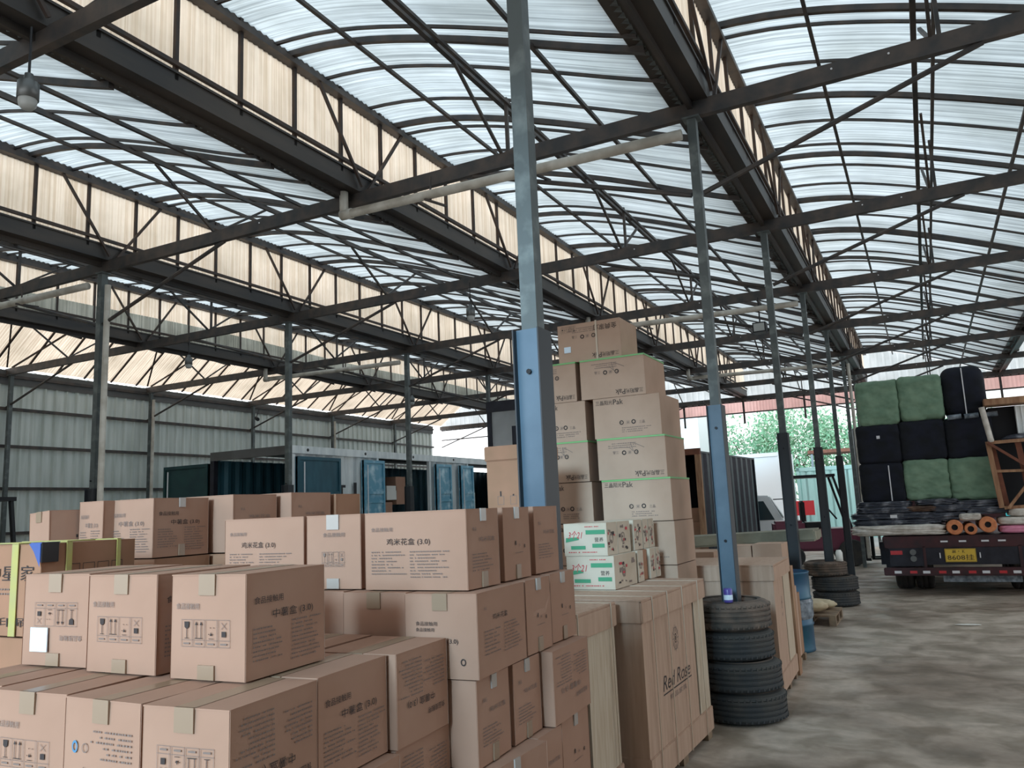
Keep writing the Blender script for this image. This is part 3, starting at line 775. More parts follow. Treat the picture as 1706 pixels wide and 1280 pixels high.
pallet('pallet', -2.3, -1.13, 1.96, 2.86, .047, 'pallet under the middle stack of cartons', hgt=.12)

# behind the middle stack, left
KG = 'cartons of the back left group'
hk = .253; zk = 1.447
def KC(x, y, z, yaw, w, d, h, label, **k): return carton(x, y, z, yaw, w, d, h, label, KG, **k)
KC(-2.912, 2.328, zk, 1.2, .297, .30, hk, 'pale carton with 中薯盒 title and a dark brown side, largest of the back left group', south=p_side(m='ink_l'), east=p_side(), tape_e=True, tape_s=False, seed=81)
KC(-3.155, 2.270, zk, -2.4, .17, .28, hk, 'narrow pale carton between the two others at the back left, faint title', south=p_side(m='ink_l'), tape_s=False, seed=82)
KC(-3.345, 2.16, zk - .01, -8, .18, .28, .232, 'sagging cream carton leftmost of the back left group', south=None, east=p_marks, seed=83, tilt=-3)
KC(-2.80, 2.66, zk, 1, .40, .28, .262, 'brown carton with open flaps behind the large back left one', east=p_narrow, tape_s=False, seed=84)
KC(-2.74, 2.97, zk, 2, .40, .30, .268, 'brown carton with scrawled side and lifted flap, right end of the back left group', east=p_narrow, tape_s=False, seed=85)
KC(-2.74, 3.30, zk + .02, 0, .40, .2, .24, 'dark brown carton in shadow before the open container', m='carton2', tape_s=False, seed=86)
for k, (x, y) in enumerate(((-2.90, 2.33), (-3.21, 2.26), (-2.78, 2.64), (-2.72, 2.95), (-2.72, 3.26))):
    for j, z in enumerate((1.194, .941, .688, .435, .182)):
        nm = 'brown carton directly under the %s of the back left group' % ('largest pale one', 'narrow pale one', 'open flapped one', 'scrawled one', 'dark one')[k] if j == 0 else '%s layer carton below the %s of the back left group' % (LAY[j - 1], ('largest pale one', 'narrow pale one', 'open flapped one', 'scrawled one', 'dark one')[k])
        carton(x, y, z, 0, .29, .29, .251, nm, 'cartons low in the back left pile' if j else 'cartons of the second layer, back left', m='carton2', tape_s=False, seed=90 + k)
pallet('pallet', -3.46, -2.68, 2.25, 3.6, .061, 'pallet under the back left cartons')

# yellow strapped box
wb = carton(-2.64, 1.68, 1.235, 1.0, .55, .36, .305, 'wide box with yellow strapping tape and blue and black corner pads at the left edge', None,
            south=lambda p: (p.text('中星 家', p.W * .50, p.H * .60, p.H * .17, 'ink', p.W * .44), p.small(p.W * .5, p.H * .5, p.W * .35, 2, p.H * .05, 'ink_l', 4), p.text('印刷', p.W * .62, p.H * .10, p.H * .1, 'ink', p.W * .3)),
            east=lambda p: [(p.frame(p.W * (.26 + .155 * i), p.H * .36, p.W * .125, p.H * .40, .002, 'ink'), p.poly([(p.W * (.28 + .155 * i), p.H * .62), (p.W * (.36 + .155 * i), p.H * .62), (p.W * (.32 + .155 * i), p.H * .5)], 'ink'), p.rect(p.W * (.3 + .155 * i), p.H * .42, p.W * .05, p.H * .04, 'ink')) for i in range(4)],
            m='carton2', tape_s=False, seed=95, name='strapped_box', cat='box')
s = MB('tape_y').box(-.15, -.115, -.006, -.003, 0, .304).box(-.15, -.115, -.006, .36, .302, .306); s.build('yellow_tape', wb)
s = MB('tape_y').box(.003, .007, .085, .105, 0, .304).box(-.55, .007, .085, .105, .302, .307).box(.003, .006, .28, .295, 0, .304).box(-.55, .006, .28, .295, .302, .306); s.build('yellow_tape', wb)
s = MB('wrap_blue').add([(-.06, -.006, .303), (.004, -.006, .303), (.004, -.006, .24)], [(0, 2, 1)]); s.box(-.05, .006, -.006, .06, .303, .306); s.add([(-.05, -.007, .304), (.002, -.007, .304), (.002, -.007, .225)], [(0, 2, 1)])
s.build('corner_pad', wb)['label'] = 'blue corner wrap'
s = MB('black').box(.003, .008, -.004, .055, .24, .306); s.build('corner_pad', wb)['label'] = 'black corner pad'
MB('label').box(.004, .008, .30, .352, .12, .2).build('sticker', wb)['label'] = 'pale green white sticker'
for j, z in enumerate((.982, .731, .480, .229)):
    carton(-2.65, 1.68, z, 1, .50, .35, .251, 'dark sided carton under the yellow strapped box' if j == 0 else '%s carton down below the yellow strapped box' % NTH[j], 'cartons under the yellow strapped box', m='carton2', tape_s=False, seed=99)
pallet('pallet', -3.15, -2.64, 1.68, 2.04, .108, 'pallet under the yellow strapped box')

# a few cartons seen over the middle stack
carton(-2.38, 4.02, 1.40, 2, .42, .40, .20, 'pinkish kraft carton peeping over the middle stack, left of the tall lidded box', 'cartons behind the middle stack', tape_s=False, seed=101)
lb = carton(-2.02, 3.62, 1.36, 6, .50, .40, .21, 'open carton with a maroon lid edge behind the glossy taped cartons', 'cartons behind the middle stack', m='carton', tape_s=False, seed=102)
MB('wood_red').box(-.50, 0, 0, .40, .209, .222).build('lid', lb)
for j, z in enumerate((1.13, .90, .67, .44, .21)):
    carton(-2.38, 4.02, z + .04, 2, .42, .40, .228, '%s carton down below the pinkish one' % NTH[j], 'cartons hidden behind the middle stack', tape_s=False, seed=103)
pallet('pallet', -2.82, -2.36, 4.02, 4.45, .128, 'pallet under the pinkish carton behind the middle stack')

# ------------------------------------------------------------------ strapped crates
def crate(x, y, yaw, w, d, h, label, print_side=True, gap_at=.78, straps=(.12, .34, .58, .86), lid_h=.13, mark='big'):
    """tall board crate: body, overlapping lid, skirt, straps; south-east corner at the origin"""
    t_ = empty('strapped_crate', (x, y, 0), R(yaw), label, 'crate', 'tall board crates')
    z0 = .07
    b_ = MB('crate')
    b_.box(-w, -.012, .0, .012, z0, h - .02)                       # south board
    b_.box(-w, -w + .012, .012, d, z0, h - .02).box(-w, -.012, d - .012, d, z0, h - .02)
    pr_ = MB('crate').box(-.012, 0, 0, d * gap_at, z0 + .03, h - .02)
    if print_side:
        p = Print(pr_, (0, 0, z0 + .03), (0, 1, 0), (0, 0, 1), d * gap_at, h - z0 - .05)
        W, Hh = p.W, p.H; cx, cy = W * .60, Hh * .70
        if mark == 'big':
            p.ring(cx, cy, .055, .004, 'ink_l', 24, 1.25)
            for a in range(12):
                q = a * PI / 6; p.line([(cx + .03 * math.cos(q), cy + .04 * math.sin(q)), (cx + .062 * math.cos(q), cy + .08 * math.sin(q))], .005, 'ink_l')
            p.ring(cx, cy, .022, .005, 'ink', 18, 1.3); p.rect(cx - .006, cy - .012, .012, .024, 'ink')
            p.text('Red Rose', W * .30, Hh * .42, .085, 'ink', W * .56, .25)
            p.line([(W * .30, Hh * .40), (W * .88, Hh * .405)], .008, 'ink')
            p.text('精品家具', W * .42, Hh * .345, .032, 'ink_l', W * .34)
        else:
            p.ring(W * .7, Hh * .66, .035, .004, 'ink_l', 20, 1.4); p.rect(W * .7 - .008, Hh * .66 - .01, .016, .02, 'ink'); p.text('易碎', W * .62, Hh * .54, .03, 'ink_l')
    pr_.build('side_board', t_)
    MB('crate_w').box(-.012, 0, d * gap_at + .035, d, z0 + .03, h - .02).build('side_board', t_)
    MB('dark').box(-.02, -.013, d * gap_at - .01, d * gap_at + .045, z0 + .03, h - .03).build('gap', t_)
    b_.build('body', t_)
    MB('crate').box(-w, .010, -.008, d + .01, z0 - .02, z0 + .13).build('skirt', t_, bevel=.004)
    ft = MB('wood_grey')
    for yy in (.02, d / 2 - .05, d - .12):
        MB('wood_grey').box(-w, 0, yy, yy + .1, 0, z0 - .02).build('foot', t_)
    ld = MB('crate').box(-w - .012, .014, -.014, d + .014, h - .012, h)
    ld.box(.004, .014, -.014, d + .014, h - lid_h, h - .012).box(-w - .012, -w - .002, -.014, d + .014, h - lid_h, h - .012).box(-w, .004, -.014, -.004, h - lid_h, h - .012).box(-w, .004, d + .004, d + .014, h - lid_h, h - .012)
    ld.build('lid', t_, bevel=.004)
    for q in straps:
        yy = d * q
        st = MB('strap').box(.015, .019, yy, yy + .006, .05, h).box(-w - .015, .019, yy, yy + .006, h, h + .003)
        st.build('strap', t_)
    return t_
crate(-1.505, 4.42, -1.2, .80, 1.27, 1.05, 'strapped crate printed Red Rose beside the four stacked tyres')
crate(-1.634, 3.225, 0, .80, 1.10, 1.05, 'strapped crate mostly hidden by the cartons, nearest of the tall crates', mark='small', gap_at=.60, straps=(.5, .93))
crate(-1.19, 6.83, 1.2, .90, .93, 1.05, 'tall crate with a torn lid edge behind the tyre stack', print_side=True, mark='small', gap_at=.55, straps=())
c3 = MB('wood').box(-.02, .02, 0, .14, .0, .96).build('leaning_panel', loc=(-1.215, 7.80, 0)); tag(c3, 'narrow timber panel leaning at the corner of the crate behind the tyres', 'panel')
t_ = empty('board_pack', (-1.265, 7.98, 0), 0, 'pack of upright boards between the torn lid crate and the blue drum', 'boards')
for k, (a, b_, h_, m_) in enumerate(((0, .18, .90, 'crate'), (.19, .36, .84, 'crate_w'), (.37, .52, .72, 'crate'), (.53, .68, .64, 'wood'))):
    MB(m_).box(-.05 + .01 * k, .0, a, b_, .06, h_).build('board', t_)
for yy in (.03, .28, .56): MB('wood_grey').box(-.06, .02, yy, yy + .09, 0, .058).build('foot', t_)

# cartons and foam board behind the crates
carton(-1.62, 8.25, .80, 0, .26, .40, .33, 'plain kraft carton with a faint red mark behind the near row post', 'cartons behind the torn lid crate', lambda p: p.text('小心', p.W * .2, p.H * .3, .05, 'ink_r'), m='kraft_light', tape_s=False)
carton(-1.33, 8.25, .80, 0, .28, .40, .345, 'taller kraft carton in front of the charcoal post sleeve', 'cartons behind the torn lid crate', m='kraft_light', tape_s=False)
carton(-1.90, 7.85, .84, 0, .33, .5, .26, 'kraft carton left of the blue sleeve, on the far side of the big crate', 'cartons behind the torn lid crate', m='kraft_light', tape_s=False)
for k, (x, y, w_, d_) in enumerate(((-1.62, 8.25, .26, .40), (-1.33, 8.25, .28, .40))):
    for j, z in enumerate((.40, 0.0)):
        carton(x, y, z, 0, w_, d_, .398, '%s carton of the two under the %s kraft carton by the sleeve' % (('upper', 'lower')[j], ('left', 'taller')[k]), 'cartons low behind the crate', m='kraft_light', tape_s=False)
for j, z in enumerate((.56, .28, 0.0)):
    carton(-1.90, 7.85, z, 0, .33, .5, .278, '%s carton down under the kraft carton left of the blue sleeve' % NTH[j], 'cartons low behind the crate', m='kraft_light', tape_s=False)
fb = MB('foam'); fb.box(-.85, .85, -.3, .3, 0, .13)
fo = fb.build('foam_slab', loc=(-2.02, 9.92, 1.06), rot=(0, R(-2.0), 0), bevel=.02); tag(fo, 'long grey green foam slab lying across the goods behind the near posts', 'foam')
for k, x in enumerate((-2.5, -1.9, -1.62)):
    if k == 1: continue
    carton(x, 9.70, 0, 0, .28, .42, 1.045 + .01 * k, 'plain carton holding up the %s end of the foam slab' % ('left', 'middle', 'right')[k], 'cartons low behind the crate', m='kraft_light', tape_s=False)

# ------------------------------------------------------------------ tower of printed boxes
TG = 'tall stack of printed boxes'
ht = .33
def tower_box(x, y, k, w, d, label, flip=False, title=True, green=False, extra=None, yaw=0, h=ht):
    def s_(p):
        p.flip = flip; W, Hh = p.W, p.H
        p.text('三晶阳光', W * .04, Hh * .83, Hh * .11, 'ink', W * .26); p.text('Pak', W * .31, Hh * .82, Hh * .13, 'ink', W * .15)
        p.ring(W * .42, Hh * .36, .018, .007, 'ink'); p.ring(W * .60, Hh * .36, .018, .008, 'ink'); p.text('米', W * .49, Hh * .31, .03, 'ink_l'); p.rect(W * .40, Hh * .355, .012, .004, 'ink')
        p.text('三晶', W * .68, Hh * .31, Hh * .07, 'ink_l'); p.small(W * .42, Hh * .22, W * .5, 3, Hh * .05, 'ink_l', k)
        if extra: extra(p)
    o = carton(x, y, .132 + ht * k, yaw, w, d, h - .002, label, TG, south=s_ if title else None, m='kraft_light', tape_s=False, seed=120 + k, bulge=.002)
    if green: MB('tape_g').box(-w, .002, -.003, d, h - .014, h - .001).build('green_tape', o)['label'] = 'green sealing tape along the top'
    return o
sq = lambda p: p.line([(p.W * .30, p.H * .26), (p.W * .42, p.H * .16), (p.W * .50, p.H * .12), (p.W * .46, p.H * .34), (p.W * .52, p.H * .24), (p.W * .66, p.H * .22)], .004, 'ink_l')
tb = tower_box(-2.075, 6.05, 8, .555, .42, 'topmost box of the tall stack, crossed by a white strap, print upside down', True, extra=lambda p: (p.text('金典家灯', p.W * .05, p.H * .10, p.H * .15, 'ink', p.W * .38), p.icons(p.W * .70, p.H * .04, p.W * .25, p.H * .17, 'ink', 'ink_l')))
MB('strap').box(-.215, -.20, -.006, -.003, 0, ht).build('strap', tb); MB('label').box(-.50, -.44, -.006, -.003, .085, .135).build('sticker', tb)
tower_box(-1.885, 6.02, 7, .55, .55, 'upside down printed box second from the top of the tall stack, green tape edge', True, green=True, extra=sq)
tower_box(-2.475, 6.02, 7, .40, .55, 'narrow showing box left of the second one in the tall stack, half behind the post', True, green=True)
tower_box(-1.774, 6.00, 6, .555, .55, 'third box down in the tall stack with upright 三晶阳光Pak print')
tower_box(-2.400, 6.00, 6, .45, .55, 'box with a small white sticker left of the upright printed one', green=False)
tower_box(-1.755, 6.00, 5, .56, .55, 'fourth box down in the tall stack with green tape and scribble, upside down print', True, green=True, extra=sq)
tower_box(-2.395, 6.00, 5, .45, .55, 'scribbled box beside the narrow dark gap, fourth layer of the tall stack', True, green=True, extra=sq)
tower_box(-1.735, 6.00, 4, .56, .55, 'fifth box down, brown side standing right of the small green printed boxes', False, green=True)
tower_box(-2.38, 6.00, 4, .45, .55, 'fifth layer box behind the small green printed boxes')
for k in (3, 2, 1, 0):
    tower_box(-1.73, 6.00, k, .56, .55, '%s layer right hand box low in the tall stack behind the Red Rose crate' % ('bottom', 'second lowest', 'third lowest', 'fourth lowest')[k])
    tower_box(-2.38, 6.00, k, .45, .55, '%s layer left hand box low in the tall stack behind the crates' % ('bottom', 'second lowest', 'third lowest', 'fourth lowest')[k])
pallet('pallet', -2.9, -1.72, 5.98, 6.6, .01, 'pallet under the tall stack of printed boxes')

# small green printed boxes on the crate
def p_green(p):
    W, Hh = p.W, p.H
    p.text('3个21', W * .10, Hh * .52, Hh * .26, 'ink_r', W * .34, .3); p.poly([(W * .04, Hh * .42), (W * .36, Hh * .50), (W * .34, Hh * .58), (W * .05, Hh * .56)], 'ink_g')
    p.rect(W * .52, Hh * .66, W * .44, Hh * .13, 'ink_g'); p.rect(W * .16, Hh * .20, W * .34, Hh * .11, 'ink_g'); p.rect(W * .66, Hh * .25, W * .28, Hh * .12, 'ink_g')
    p.text('营养', W * .72, Hh * .42, Hh * .14, 'ink'); p.small(W * .5, Hh * .88, W * .46, 1, Hh * .08, 'ink_r', 3); p.small(W * .1, Hh * .10, W * .8, 1, Hh * .08, 'ink_r', 5)
def p_greenside(p):
    W, Hh = p.W, p.H
    for q in range(14):
        rg = random.Random(q + int(W * 1000)); p.rect(W * rg.uniform(.08, .8), Hh * rg.uniform(.08, .85), W * rg.uniform(.05, .16), Hh * rg.uniform(.04, .1), rg.choice(['ink_l', 'ink', 'ink_l', 'ink_r']))
    p.ring(W * .4, Hh * .5, min(W, Hh) * .16, .006, 'ink_l')
GG = 'small green printed boxes on the crate'
for k, (y0, d_) in enumerate(((4.89, .195), (5.09, .25), (5.42, .19), (5.625, .12), (5.755, .13))):
    carton(-1.858, y0, 1.266, 0, .30, d_, .208, '%s small box of the upper green printed row on the crate' % NTH[k], GG, p_green if k == 0 else None, p_greenside, m='kraft_pale', tape_s=False, seed=140 + k, bulge=.002, gap=False)
for k, (y0, d_) in enumerate(((4.89, .43), (5.36, .115), (5.63, .125), (5.765, .10))):
    carton(-1.82, y0, 1.054, 0, .33, d_, .210, '%s small box of the lower green printed row on the crate' % NTH[k], GG, p_green if k == 0 else None, p_greenside, m='kraft_pale', tape_s=False, seed=150 + k, bulge=.002, gap=False)
carton(-1.84, 5.50, 1.054, 0, .30, .12, .208, 'dark box set back in the gap of the lower green printed row', GG, m='carton2', tape_s=False, gap=False)

# tall lidded box left of the near post
t_ = empty('lidded_box', (-2.78, 5.0, 0), 0, 'tall lidded box with a Red Rose print and umbrella mark left of the near post', 'box')
def lidded():
    b_ = MB('carton2').box(-.0, .36, 0, .42, .98, 1.98)
    p = Print(b_, (0, 0, .98), (1, 0, 0), (0, 0, 1), .36, 1.0)
    for q, xx in enumerate((.10, .20, .30)): p.rect(xx, .70, .012, .035 if q != 1 else .012, 'ink'); p.frame(xx - .02, .64, .05, .06, .003, 'ink_l')
    p.text('Red Rose', .19, .44, .05, 'ink', .22, .25); p.line([(.20, .425), (.40, .43)], .006, 'ink')
    b_.build('body', t_)
    MB('carton2').box(-.012, .372, -.012, .432, 1.93, 2.035).build('lid', t_, bevel=.006)
    MB('carton2').box(.0, .36, 0, .42, .0, .975).build('lower_box', t_)
lidded()

# ------------------------------------------------------------------ tyres
def tyre_mesh(r=.30, wd=.21, m='rubber'):
    mb = MB(m); hw = wd / 2; ri = r * .60
    prof = [(ri, -hw * .72), (ri + .02, -hw * .86), (r * .78, -hw), (r * .90, -hw * .92), (r * .965, -hw * .80), (r * .99, -hw * .70)]
    for k in range(4):
        z = -hw * .62 + k * hw * .34
        prof += [(r, z), (r, z + hw * .20), (r - .012, z + hw * .21), (r - .012, z + hw * .30)]
    prof += [(r, hw * .74 - .01), (r * .99, hw * .72), (r * .965, hw * .82), (r * .90, hw * .93), (r * .78, hw), (ri + .02, hw * .86), (ri, hw * .72)]
    prof += [(ri, -hw * .72)]
    mb.lathe(prof, seg=48)
    # tread blocks between the grooves
    for j in range(48):
        a = 2 * PI * j / 48
        mb.box(r - .006, r + .004, -.006, .006, hw * .58, hw * .76, T=Matrix.Rotation(a, 4, 'Z')); mb.box(r - .006, r + .004, -.006, .006, -hw * .76, -hw * .60, T=Matrix.Rotation(a, 4, 'Z'))
    return mb
def tyre(x, y, z, label, grp, m='rubber', r=.30, wd=.21, rz=0):
    o = tyre_mesh(r, wd, m).build('tyre', loc=(x, y, z), rot=(0, 0, rz), smooth=False)
    for p in o.data.polygons: p.use_smooth = False
    b_ = MB('rubber_dust').lathe([(r * .70, wd / 2 + .0), (r * .80, wd / 2 + .004), (r * .82, wd / 2 + .0)], seg=40).build('bead_ring', o)
    return tag(o, label, 'tyre', grp)
tg = 'four stacked tyres'
tyre(-1.385, 6.25, .108, 'bottom tyre of the four stacked round the near row post', tg, r=.315)
tyre(-1.395, 6.24, .320, 'second tyre up in the stack of four beside the Red Rose crate', tg, r=.31)
tyre(-1.425, 6.26, .532, 'second tyre from the top in the stack of four', tg, r=.30, wd=.205)
tyre(-1.425, 6.25, .742, 'dusty top tyre of the stack of four, a purple tin on it', tg, m='rubber_dust', r=.295)
tg = 'three stacked tyres at the far post'
tyre(-1.36, 12.86, .108, 'bottom tyre of the far stack of three beside the lorry', tg, r=.32, m='rubber')
tyre(-1.36, 12.85, .320, 'middle tyre of the far stack of three', tg, r=.32)
tyre(-1.47, 12.85, .532, 'dusty top tyre of the far stack of three', tg, m='rubber_dust', r=.30)
cn = MB('can').lathe([(0, 0), (.03, 0), (.032, .01), (.032, .09), (.028, .1), (0, .1)], seg=20).build('tin_can', loc=(-1.375, 6.02, .848), smooth=True); tag(cn, 'small purple tin standing on the top tyre of the near stack', 'can')
MB('label').lathe([(.0325, .02), (.0325, .055)], seg=20).build('paper_label', cn)
cn = MB('paper').lathe([(0, 0), (.05, 0), (.05, .12), (.04, .14), (.03, .16), (0, .16)], seg=16).build('bottle', loc=(-1.25, 12.72, .640), smooth=True); tag(cn, 'white bottle standing on the top tyre of the far stack', 'bottle')

# drum, sacks
t_ = MB('drum').lathe([(0, .0), (.285, 0), (.29, .01), (.285, .03), (.285, .26), (.297, .275), (.285, .29), (.285, .53), (.297, .545), (.285, .56), (.285, .79), (.293, .80), (.285, .81), (.275, .795), (0, .79)], seg=40).build('oil_drum', loc=(-1.50, 9.08, 0), smooth=True)
tag(t_, 'blue steel drum with stretch film round its waist, beside the board pack', 'drum')
MB('film').lathe([(.289, .33), (.301, .36), (.299, .44), (.303, .50), (.289, .53)], seg=40).build('film_wrap', t_)['label'] = 'crumpled stretch film round the waist'
pallet('pallet', -1.85, -1.17, 10.75, 11.6, 0, 'small pallet with sacks on the floor beyond the blue drum', hgt=.13)
def lump(name, x, y, z, sx_, sy_, sz_, m, label=None, cat=None, grp=None, parent=None, rz=0, seed=0, amp=.12, sub=3, boxy=.0, freq=2.2):
    """soft body: subdivided box or ball, rounded and creased"""
    bm = bmesh.new(); bmesh.ops.create_cube(bm, size=2)
    bmesh.ops.subdivide_edges(bm, edges=bm.edges[:], cuts=2 ** sub, use_grid_fill=True)
    for v in bm.verts:
        c_ = v.co.copy(); s_ = c_.normalized()
        # superellipsoid rounding
        k = (abs(c_.x) ** (2 + 14 * boxy) + abs(c_.y) ** (2 + 14 * boxy) + abs(c_.z) ** (2 + 14 * boxy)) ** (1 / (2 + 14 * boxy))
        p = c_ / k
        q = noise.noise(Vector((p.x * freq + seed * 3.1, p.y * freq, p.z * freq * 2.2 + seed))) + .5 * noise.noise(Vector((p.x * freq * 3, p.y * freq * 3 + seed, p.z * freq * 7)))
        p *= 1 + amp * q * .5
        v.co = Vector((p.x * sx_ / 2, p.y * sy_ / 2, p.z * sz_ / 2 + sz_ / 2))
    zmin = min(v.co.z for v in bm.verts)
    for v in bm.verts: v.co.z -= zmin
    me = bpy.data.meshes.new(name); bm.to_mesh(me); bm.free(); me.materials.append(M[m])
    me.polygons.foreach_set('use_smooth', [True] * len(me.polygons))
    o = bpy.data.objects.new(name, me); col.objects.link(o); o.location = (x, y, z); o.rotation_euler = (0, 0, rz)
    if parent: o.parent = parent
    return tag(o, label, cat, grp)
lump('sack', -1.52, 11.0, .13, .5, .36, .16, 'sack', 'plump cream sack lying on top of the small pallet', 'sack', 'sacks on the small pallet', rz=.3, seed=1)
lump('sack', -1.45, 11.38, .13, .5, .34, .13, 'sack', 'cream sack lying at the far side of the small pallet', 'sack', 'sacks on the small pallet', rz=-.2, seed=2)
lump('plastic_scrap', .25, 11.1, 0, .28, .06, .02, 'paper', 'flat white plastic scrap on the floor before the lorry', 'scrap', rz=.1, seed=3)

# ------------------------------------------------------------------ the loaded lorry (seen from behind)
TX, TY = .49, 14.25           # middle of its tail
t_ = empty('flatbed_lorry', (TX, TY, 0), 0, 'maroon flatbed lorry seen from behind, yellow plate and a high load of bales', 'lorry')
HW = 1.20
MB('truck_red').box(-HW - .02, HW + .02, 0, 8.5, .80, .90).box(-HW, HW, -.03, .02, .72, .895).build('bed', t_, bevel=.01)
MB('truck_dk').box(-.45, -.33, .1, 8.4, .55, .80).box(.33, .45, .1, 8.4, .55, .80).build('chassis_rail', t_)
fr = MB('truck_dk').box(-.62, .62, -.015, .03, .46, .72); fr.build('tail_panel', t_)
for s_ in (-1, 1):
    b_ = MB('truck_dk').box(min(s_ * .66, s_ * 1.14), max(s_ * .66, s_ * 1.14), -.02, .03, .44, .72); lp = b_.build('lamp_panel', t_)
    MB('refl_r').box(min(s_ * .95, s_ * 1.12), max(s_ * .95, s_ * 1.12), -.035, -.02, .62, .68).build('tail_light', lp)
    for zz_, r_ in ((.655, .045), (.555, .045)):
        MB('bronze').tube([(s_ * .80, -.02, zz_), (s_ * .80, -.05, zz_)], r_, seg=20).build('round_lamp', lp)
    MB('truck_red').box(s_ * .64 - .02, s_ * .64 + .02, -.03, .03, .42, .74).build('upright', t_)
bm_ = MB('truck_red').box(-1.24, 1.2, -.10, .02, .30, .42)
bm_ = bm_.build('bumper', t_, bevel=.01)
for k in range(-5, 6):
    x = k * .20
    if k % 2 == 0: MB('refl_r').box(x - .07, x + .03, -.104, -.1, .335, .375).build('reflector', bm_)
    else: MB('refl_w').box(x - .09, x + .01, -.104, -.1, .335, .375).build('reflector', bm_)
for k in (-.35, -.1, .2, .42, .95): MB('refl_w').box(k - .05, k + .05, -.036, -.031, .80, .825).build('reflector', t_)
MB('film').box(-.42, .62, -.02, .0, .20, .30).build('mud_flap', t_)
pt = MB('plate_y').box(-.21, .21, -.03, -.02, .50, .70)
p = Print(pt, (-.21, -.03, .50), (1, 0, 0), (0, 0, 1), .42, .20)
p.text('冀', .10, .135, .045, 'black', .055); p.text('K', .24, .135, .045, 'black', .035); p.rect(.185, .155, .012, .012, 'black')
p.text('8608挂', .03, .025, .09, 'black', .36); p.frame(.006, .006, .408, .188, .003, 'black')
pt = pt.build('number_plate', t_); pt.location.x = -.15
pt['label'] = 'yellow number plate with black characters'
for s_ in (-1, 1):
    MB('refl_w').box(s_ * .27 - .165, s_ * .27 - .15, -.04, -.02, .56, .64).build('plate_lamp', t_)
for ax in (1.0, 2.3):
    for s_ in (-1, 1):
        for k in (0, 1):
            xx = s_ * (.98 - .30 * k)
            w_ = MB('rubber').lathe([(.24, -.12), (.28, -.135), (.44, -.135), (.475, -.11), (.48, -.05), (.472, -.045), (.472, -.03), (.48, -.025), (.48, .025), (.472, .03), (.472, .045), (.48, .05), (.475, .11), (.44, .135), (.28, .135), (.24, .12)], axis='x', c=(xx, ax, .48), seg=36)
            w_ = w_.build('wheel', t_, smooth=True)
            MB('truck_dk').lathe([(0, -.08), (.22, -.08), (.245, -.12), (.245, .12), (.22, .08), (0, .08)], axis='x', c=(xx, ax, .48), seg=28).build('rim', w_)
for s_ in (-1, 1):
    MB('truck_dk').box(s_ * 1.02 - .2, s_ * 1.02 + .2, .35, .38, .35, .78).build('mudguard', t_)
MB('truck_dk').box(-1.35, -1.12, 1.5, 3.2, .35, .74).build('side_box', t_)
cb = MB('truck_red').box(-1.15, 1.15, 8.8, 10.6, .5, 2.6); cb.build('cab', t_, bevel=.08)

LG = 'bales on the lorry'
# cargo: name, x, z, w, h, colour
def bale(x, z, w, h, m, label, dome=.0, strap=None, seed=0, y=.35, d=.75):
    boxy = .75 if not dome else .12
    o = lump('bale', TX + x, TY + y + d / 2, z, w, d, h, m, label, 'bale', LG, seed=seed, amp=.10 if m != 'navy_fab' else .04, sub=5, boxy=.62 if not dome else .16, freq=1.6)
    if strap is not None: MB('refl_w').box(strap - .008, strap + .008, -d / 2 - .012, -d / 2 + .004, .03, h - .05).build('cord', o)
    return o
bale(-1.08, 2.70, .66, .76, 'green_fab', 'green bale at the top left corner of the lorry load', seed=1)
bale(-.43, 2.72, .66, .76, 'green_fab', 'green bale in the middle of the top row of the lorry load', seed=2)
bale(.20, 2.74, .64, .84, 'navy_fab', 'domed navy bale with a white cord at the top right of the load', dome=1, strap=.0, seed=3)
bale(-1.13, 2.07, .68, .66, 'navy_fab', 'navy bale with a tiny white tag, left of the middle row', seed=4)
bale(-.47, 2.09, .68, .66, 'navy_fab', 'navy bale in the centre of the middle row', seed=5)
bale(.20, 2.08, .68, .66, 'navy_fab', 'navy bale at the right end of the middle row, below the domed one', seed=6)
bale(-1.14, 1.43, .68, .66, 'navy_fab', 'navy bale with a thin cord at the lower left of the load', strap=.12, seed=7)
bale(-.48, 1.44, .67, .66, 'green_fab', 'green bale with deep folds in the bottom row, left one', seed=8)
bale(.18, 1.42, .68, .68, 'green_fab', 'pale green bale in the bottom row, beside the wooden frame', seed=9)
for k, (x, y) in enumerate(((-1.1, 1.5), (-.45, 1.5), (.2, 1.5), (.85, 1.5), (-1.1, 2.3), (-.45, 2.3), (.2, 2.3), (.85, 2.3))):
    for j, z in enumerate((1.45, 2.09)):
        lump('bale', TX + x, TY + y, z, .64, .74, .62, 'navy_fab', '%s navy bale in the %s place behind the front bales of the load' % (('lower', 'upper')[j], ('first', 'second', 'third', 'fourth', 'fifth', 'sixth', 'seventh', 'eighth')[k]), 'bale', 'bales deeper in the load', seed=20 + k * 2 + j, amp=.03, boxy=.5)
MB('refl_w').box(-.02, .03, -.385, -.375, .42, .47).build('tag', [o for o in bpy.data.objects if o.get('label', '').startswith('navy bale with a tiny')][0])
for k, (x, lab) in enumerate(((-.10, 'left'), (.14, 'middle'), (.40, 'right'))):
    tag(MB('film').tube([(x - .1, 0, 0), (x + .1, 0, .01)], .04, seg=8).build('film_roll', loc=(TX + .12, TY + .33, 2.745)), '%s crumpled film roll tucked under the domed navy bale' % lab, 'film', 'film rolls under the domed bale')
